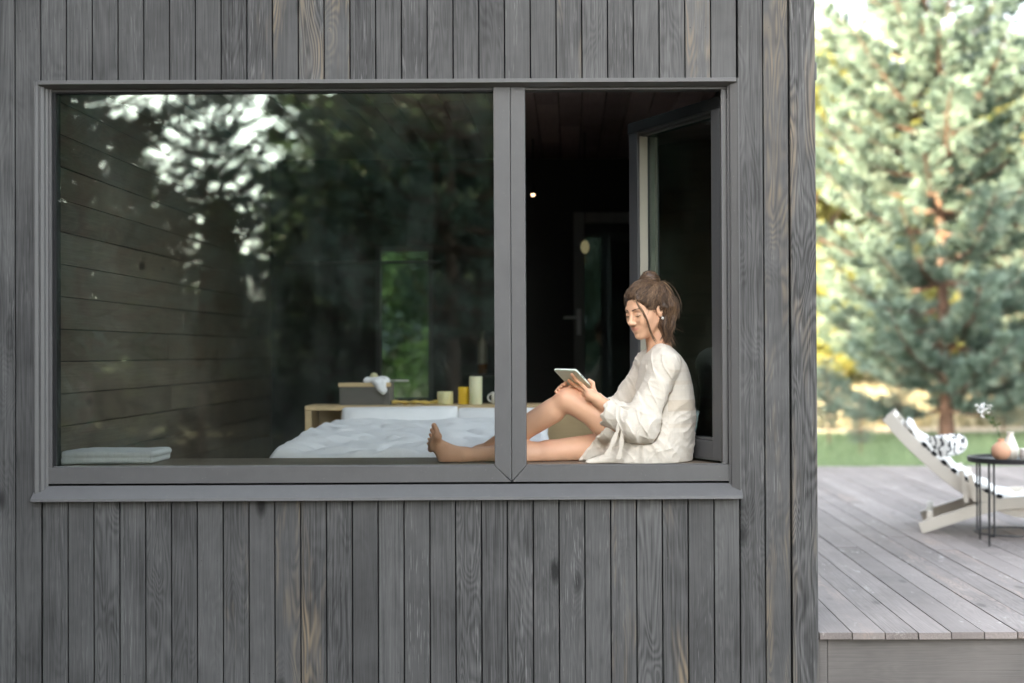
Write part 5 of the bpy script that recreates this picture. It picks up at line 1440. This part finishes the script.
        d = smin(d, sl2, 0.0035 + 0.04 * np.clip((z - (s[2] - 0.03)) / 0.05, 0, 1) if near else 0.02)
    # keep a clear line where the sleeve lies on the body
    return smax(d, ZS + 0.0008 - z, 0.004)
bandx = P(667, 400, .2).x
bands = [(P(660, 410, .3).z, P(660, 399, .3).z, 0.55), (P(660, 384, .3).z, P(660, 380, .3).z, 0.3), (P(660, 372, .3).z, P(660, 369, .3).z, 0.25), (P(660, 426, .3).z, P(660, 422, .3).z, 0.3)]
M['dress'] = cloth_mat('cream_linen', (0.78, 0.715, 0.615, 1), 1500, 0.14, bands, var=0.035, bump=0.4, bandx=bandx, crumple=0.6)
V, Q = polygonize(dress_sdf, np.array((A(572, 400, 0.1)[0], -0.02, ZS - 0.02)), np.array((A(700, 270, 0.3)[0] + 0.02, 0.64, A(650, 338, 0.3)[2])), H_)
dress = bigmesh('dress', V, Q, M['dress'], per, smooth=True)
sm_ = dress.modifiers.new('smooth', 'SMOOTH'); sm_.iterations = 2; sm_.factor = 0.3
# tie ends of the belt
for pts in (((626, 411, .10), (621, 420, .075), (617, 432, .07), (612, 444, .072), (606, 456, .075)), ((627, 411, .10), (626, 422, .070), (622, 435, .066), (621, 447, .070), (618, 459, .078)), ((618, 409, .10), (626, 408, .078), (633, 413, .07), (634, 424, .075))):
    cv = smooth_curve([P(*a) for a in pts], 6); m = MB(); vs = []
    for i, c in enumerate(cv):
        t = (cv[min(i+1, len(cv)-1)] - cv[max(i-1, 0)]).normalized(); sd = t.cross(Vector((0.25 * math.sin(i * .5), 1, 0.1))).normalized() * (0.0085 + 0.002 * math.sin(i * 0.9)); nn = sd.cross(t).normalized() * 0.0016
        vs += [c - sd - nn, c + sd - nn, c + sd + nn, c - sd + nn]
    fs = [(0, 1, 2, 3), tuple((len(cv)-1)*4 + k for k in (3, 2, 1, 0))]
    for i in range(len(cv) - 1):
        for k in range(4):
            k2 = (k + 1) % 4; fs.append((i*4+k, i*4+k2, (i+1)*4+k2, (i+1)*4+k))
    m.add(vs, fs); m.build('belt_tie', M['dress'], per, smooth=True)

# ---- hair: a combed-back cap, a messy knot on top and loose waves down the back
bunc = A(650.0, 279.0, 0.275); tie = A(655, 286, 0.28)
mass = [A(660, 292, 0.275), A(665.5, 307, 0.27), A(665, 323, 0.262), A(668, 340, 0.25)]
def hair_sdf(p):
    q = (p - HC) @ HM
    cap = ellip(q, (-0.018, 0, 0.036), (0.099, 0.083, 0.092))
    cut = ellip(q, (0.098, 0, -0.022), (0.066, 0.092, 0.098))
    cap = smax(cap, -cut, 0.008)
    side_ = ellip(q, (0.0, 0, -0.075), (0.062, 0.2, 0.062))      # below the temples, leaving the ears free
    cap = smax(cap, -side_, 0.012)
    d = smin(cap, smin(smin(cone(p, mass[0], mass[1], 0.041, 0.047), cone(p, mass[1], mass[2], 0.047, 0.033), 0.03), cone(p, mass[2], mass[3], 0.030, 0.010), 0.03), 0.03)
    bn = smin(ellip(p, bunc, (0.041, 0.039, 0.031)), cone(p, bunc, tie, 0.024, 0.026), 0.010)
    d = smin(d, bn, 0.008)
    n_ = vnoise(p * (48, 48, 13), 31) * 0.0065 + vnoise(p * 60, 33) * 0.0025
    return d - n_
V, Q = polygonize(hair_sdf, HC + np.array((-0.14, -0.15, -0.24)), HC + np.array((0.18, 0.16, 0.20)), 0.0036)
g = G('brown_hair')
rnd = g.attr(); c = g.co()
n = g.noise(g.co((40, 40, 12)), 3.0, 4)
hc_ = g.ramp(g.math('ADD', g.math('MULTIPLY', rnd, 0.55), g.math('MULTIPLY', n, 0.45)), [(0.12, (0.022, 0.012, 0.008, 1)), (0.45, (0.080, 0.045, 0.026, 1)), (0.7, (0.20, 0.118, 0.066, 1)), (0.95, (0.46, 0.30, 0.17, 1))])
M['hair'] = g.done(g.bsdf(hc_, 0.42, g.bump(n, 0.4, 0.003), spec=0.45))
hair = bigmesh('hair', V, Q, M['hair'], per, smooth=True, rnd=np.full(len(Q), 0.28))
def project(p, f, off):
    for _ in range(4):
        d = f(p) - off; e = 0.002
        gr = np.stack([f(p + np.array(v, np.float32) * e) - f(p - np.array(v, np.float32) * e) for v in ((1,0,0),(0,1,0),(0,0,1))], 1)
        gr /= np.linalg.norm(gr, axis=1, keepdims=True) + 1e-6
        p = p - gr * d[:, None]
    return p, gr
keep_ = np.where(np.linalg.norm(V - bunc, axis=1) > 0.045)[0]; ids = keep_[RNG.integers(0, len(keep_), 5200)]
pos = V[ids].astype(np.float32); paths = []
offs = (0.0008 + 0.0042 * RNG.random(len(ids)) ** 2.2).astype(np.float32); state = pos.copy(); jit = RNG.normal(0, 0.35, (len(ids), 3)).astype(np.float32)
tips = np.array(mass[3], np.float32)
for step in range(18):
    state, gr = project(state, hair_sdf, offs)
    paths.append(state.copy())
    q = (state - HC) @ HM
    top_ = (q[:, 0] > -0.045) & (q[:, 2] > 0.0)
    tgt = np.where(top_[:, None], np.array(tie)[None] - state, np.array((0.10, 0.0, -1.0), np.float32)[None])
    tgt /= np.linalg.norm(tgt, axis=1, keepdims=True) + 1e-6
    tgt = tgt + (0.45 * jit + 0.55 * np.array((0.9, 0.3, 0), np.float32)) * np.sin(step * 0.62 + jit[:, :1] * 3 + state[:, 1:2] * 40)
    tgt -= gr * (tgt * gr).sum(1, keepdims=True); tgt /= np.linalg.norm(tgt, axis=1, keepdims=True) + 1e-6
    state = state + tgt * 0.0062
paths = np.stack(paths, 1)
def strands(paths, r0, name, tone=0.0):
    n, m, _ = paths.shape; K = 4
    t = np.gradient(paths, axis=1); t /= np.linalg.norm(t, axis=2, keepdims=True) + 1e-9
    u = np.cross(t, np.array((0.31, 0.9, 0.2))); u /= np.linalg.norm(u, axis=2, keepdims=True) + 1e-9; w_ = np.cross(t, u)
    rad = (r0 * RNG.uniform(0.6, 1.4, (n, 1)) * np.interp(np.linspace(0, 1, m), [0, .15, .8, 1], [.5, 1, .9, .2])[None])[:, :, None, None]
    a = np.arange(K) * 2 * math.pi / K
    ring = u[:, :, None, :] * np.cos(a)[None, None, :, None] + w_[:, :, None, :] * np.sin(a)[None, None, :, None]
    V = (paths[:, :, None, :] + ring * rad).reshape(-1, 3)
    i, j, k = np.meshgrid(np.arange(n), np.arange(m - 1), np.arange(K), indexing='ij')
    b = (i * m + j) * K; k2 = (k + 1) % K
    Q = np.stack([b + k, b + k2, b + K + k2, b + K + k], -1).reshape(-1, 4)
    rn = np.repeat(np.clip(0.58 + tone + 0.62 * vnoise(paths[:, m // 2] * 75, 61) + RNG.normal(0, 0.16, n), 0, 1), (m - 1) * K)
    return bigmesh(name, V, Q, M['hair'], per, smooth=True, rnd=rn)
strands(paths, 0.00075, 'hair_strands')
# loose face-framing lock, stray hairs at nape and crown
def lock(ctrl, n, spread, r, name):
    cv = np.array([tuple(a) for a in smooth_curve([Vector(tuple(c)) for c in ctrl], 8)], np.float32)
    out = []
    for k in range(n):
        o = RNG.normal(0, spread, 3); ph = RNG.uniform(0, 6)
        tt = np.linspace(0, 1, len(cv))[:, None]
        out.append(cv + o * (0.25 + tt) + 0.0018 * np.sin(tt * 9 + ph) * RNG.normal(0, 1, 3))
    return strands(np.stack(out), r, name)
lock([hw(0.070, 0.030, 0.072), hw(0.083, 0.050, 0.045), hw(0.072, 0.064, 0.0), hw(0.060, 0.063, -0.045), hw(0.050, 0.060, -0.10), hw(0.036, 0.060, -0.14)], 18, 0.0030, 0.0008, 'hair_lock')
lock([A(671, 314, .24), A(672.5, 325, .23), A(668, 334, .235), A(672, 344, .235)], 46, 0.009, 0.0011, 'hair_lock')
lock([A(666, 316, .21), A(664, 326, .20), A(666.5, 334, .205), A(663, 342, .21)], 26, 0.008, 0.0010, 'hair_lock')
lock([A(654, 284, .27), A(662, 283, .265), A(670, 291, .26), A(676, 304, .255), A(676, 318, .25)], 40, 0.008, 0.0011, 'hair_lock')
loops = []
for k in range(150):                                # the knot: loops of hair wound round its middle
    ax_ = np.array((RNG.normal(0.1, .35), RNG.normal(-0.2, .35), 1.0)); ax_ /= np.linalg.norm(ax_)
    u_ = np.cross(ax_, (0.3, 1, 0.1)); u_ /= np.linalg.norm(u_); v_ = np.cross(ax_, u_)
    off_ = RNG.uniform(-0.018, 0.026); r_ = RNG.uniform(0.55, 1.0) * 0.043 * math.sqrt(max(0.05, 1 - (off_ / 0.030) ** 2)); a0 = RNG.uniform(0, 6.28); aa = a0 + np.linspace(0, RNG.uniform(2.5, 5.2), 18)[:, None]
    loops.append(bunc + ax_ * off_ + r_ * (u_ * np.cos(aa) * 1.05 + v_ * np.sin(aa)) + RNG.normal(0, 0.0012, (1, 3)))
strands(np.stack(loops).astype(np.float32), 0.0012, 'hair_knot', 0.25)
fly = []
for k in range(60):                                # stray hairs standing off the head and nape
    q0 = V[RNG.integers(0, len(V))].astype(np.float64); out_ = q0 - HC; out_ /= np.linalg.norm(out_); dn = np.array((RNG.normal(.2, .5), RNG.normal(0, .5), RNG.normal(-.5, .5)))
    tt = np.linspace(0, 1, 14)[:, None]; L_ = RNG.uniform(0.02, 0.06)
    fly.append(q0 - out_ * 0.002 + L_ * (dn * tt + out_ * 0.55 * np.sin(tt * 2.4)))
strands(np.stack(fly).astype(np.float32), 0.0005, 'stray_hairs')

# ---- tablet
tcen = tB - e1 * (L1 / 2) + e2 * (L2 / 2)
tab = empty('tablet', tuple(tcen)); tag(tab, 'slim tablet in a pale green case held up on the knee', 'tablet')
def slab(w0, l0, n0, n1, r, mat, name, bev):
    m = MB(); pts = []
    for (cx_, cy_, a0) in ((w0 - r, l0 - r, 0), (-w0 + r, l0 - r, 90), (-w0 + r, -l0 + r, 180), (w0 - r, -l0 + r, 270)):
        for k in range(7):
            a = R(a0 + 15 * k); pts.append((cx_ + r * math.cos(a), cy_ + r * math.sin(a)))
    n = len(pts); vs = [tcen + e1 * a + e2 * b + en * n0 for a, b in pts] + [tcen + e1 * a + e2 * b + en * n1 for a, b in pts]
    fs = [tuple(range(n - 1, -1, -1)), tuple(range(n, 2 * n))] + [(i, (i + 1) % n, (i + 1) % n + n, i + n) for i in range(n)]
    m.add(vs, fs); return m.build(name, mat, tab, bevel=bev)
slab(L1 / 2, L2 / 2, -TT / 2, TT / 2 - 0.002, 0.010, plain('sage_case', (0.68, 0.77, 0.66, 1), 0.55, 0.04), 'case', 0.0015)
slab(L1 / 2 - 0.001, L2 / 2 - 0.001, TT / 2 - 0.0018, TT / 2, 0.009, metal_paint('silver_rim', (0.62, 0.63, 0.63, 1), 0.3, 0.03), 'rim', 0.0006)
slab(L1 / 2 - 0.005, L2 / 2 - 0.005, TT / 2 + 0.0002, TT / 2 + 0.0008, 0.006, plain('screen_glass', (0.10, 0.11, 0.12, 1), 0.1, 0.05), 'screen', 0)
m = MB()
for t in (0.22, 0.30): m.obox(tcen + e1 * (L1 / 2 + 0.0006) + e2 * (L2 * (t - 0.5)) - en * 0.0005, e2 * 0.006, e1 * 0.0006, en * 0.0012)
m.build('side_buttons', M['gasket'], tab)

# ================================================================== LIGHT
SUN_EL, SUN_AZ = R(12), R(180 + 40)               # azimuth clockwise from +Y: low sun, front left, behind the wood
w = bpy.data.worlds.new('World'); sc.world = w; w.use_nodes = True
nt = w.node_tree; bgn = nt.nodes['Background']
sky = nt.nodes.new('ShaderNodeTexSky'); sky.sky_type = 'NISHITA'; sky.sun_disc = False
sky.sun_elevation = SUN_EL; sky.sun_rotation = SUN_AZ; sky.air_density = 1.0; sky.dust_density = 2.5; sky.ozone_density = 1.0
bw_ = nt.nodes.new('ShaderNodeRGBToBW'); nt.links.new(sky.outputs[0], bw_.inputs[0])
hz_ = nt.nodes.new('ShaderNodeMix'); hz_.data_type = 'RGBA'; hz_.inputs[0].default_value = 0.70     # thin high haze: a paler sky
nt.links.new(sky.outputs[0], hz_.inputs[6]); nt.links.new(bw_.outputs[0], hz_.inputs[7]); nt.links.new(hz_.outputs[2], bgn.inputs[0]); bgn.inputs[1].default_value = 0.15
sl_ = bpy.data.lights.new('sun', 'SUN'); sl_.energy = 4.0; sl_.angle = R(0.6); sl_.color = (1.0, 0.80, 0.50)
so_ = bpy.data.objects.new('sun', sl_); COL.objects.link(so_)
sd_ = Vector((math.sin(SUN_AZ) * math.cos(SUN_EL), math.cos(SUN_AZ) * math.cos(SUN_EL), math.sin(SUN_EL)))
so_.rotation_euler = (-sd_).to_track_quat('-Z', 'Y').to_euler(); so_.location = sd_ * 60
vs_ = sc.view_settings; vs_.view_transform = 'Standard'; vs_.look = 'None'; vs_.gamma = 1; vs_.exposure = 3.62
try: vs_.use_curve_mapping = False
except Exception: pass
sc.cycles.use_denoising = True
try: sc.cycles.denoiser = 'OPENIMAGEDENOISE'
except Exception: pass
sc.cycles.max_bounces = 10; sc.cycles.diffuse_bounces = 5; sc.cycles.glossy_bounces = 5; sc.cycles.transparent_max_bounces = 24
sc.cycles.transmission_bounces = 6
sc.cycles.sample_clamp_indirect = 12.0
sc.cycles.caustics_reflective = False; sc.cycles.caustics_refractive = False
sc.cycles.use_adaptive_sampling = True; sc.cycles.adaptive_threshold = 0.015
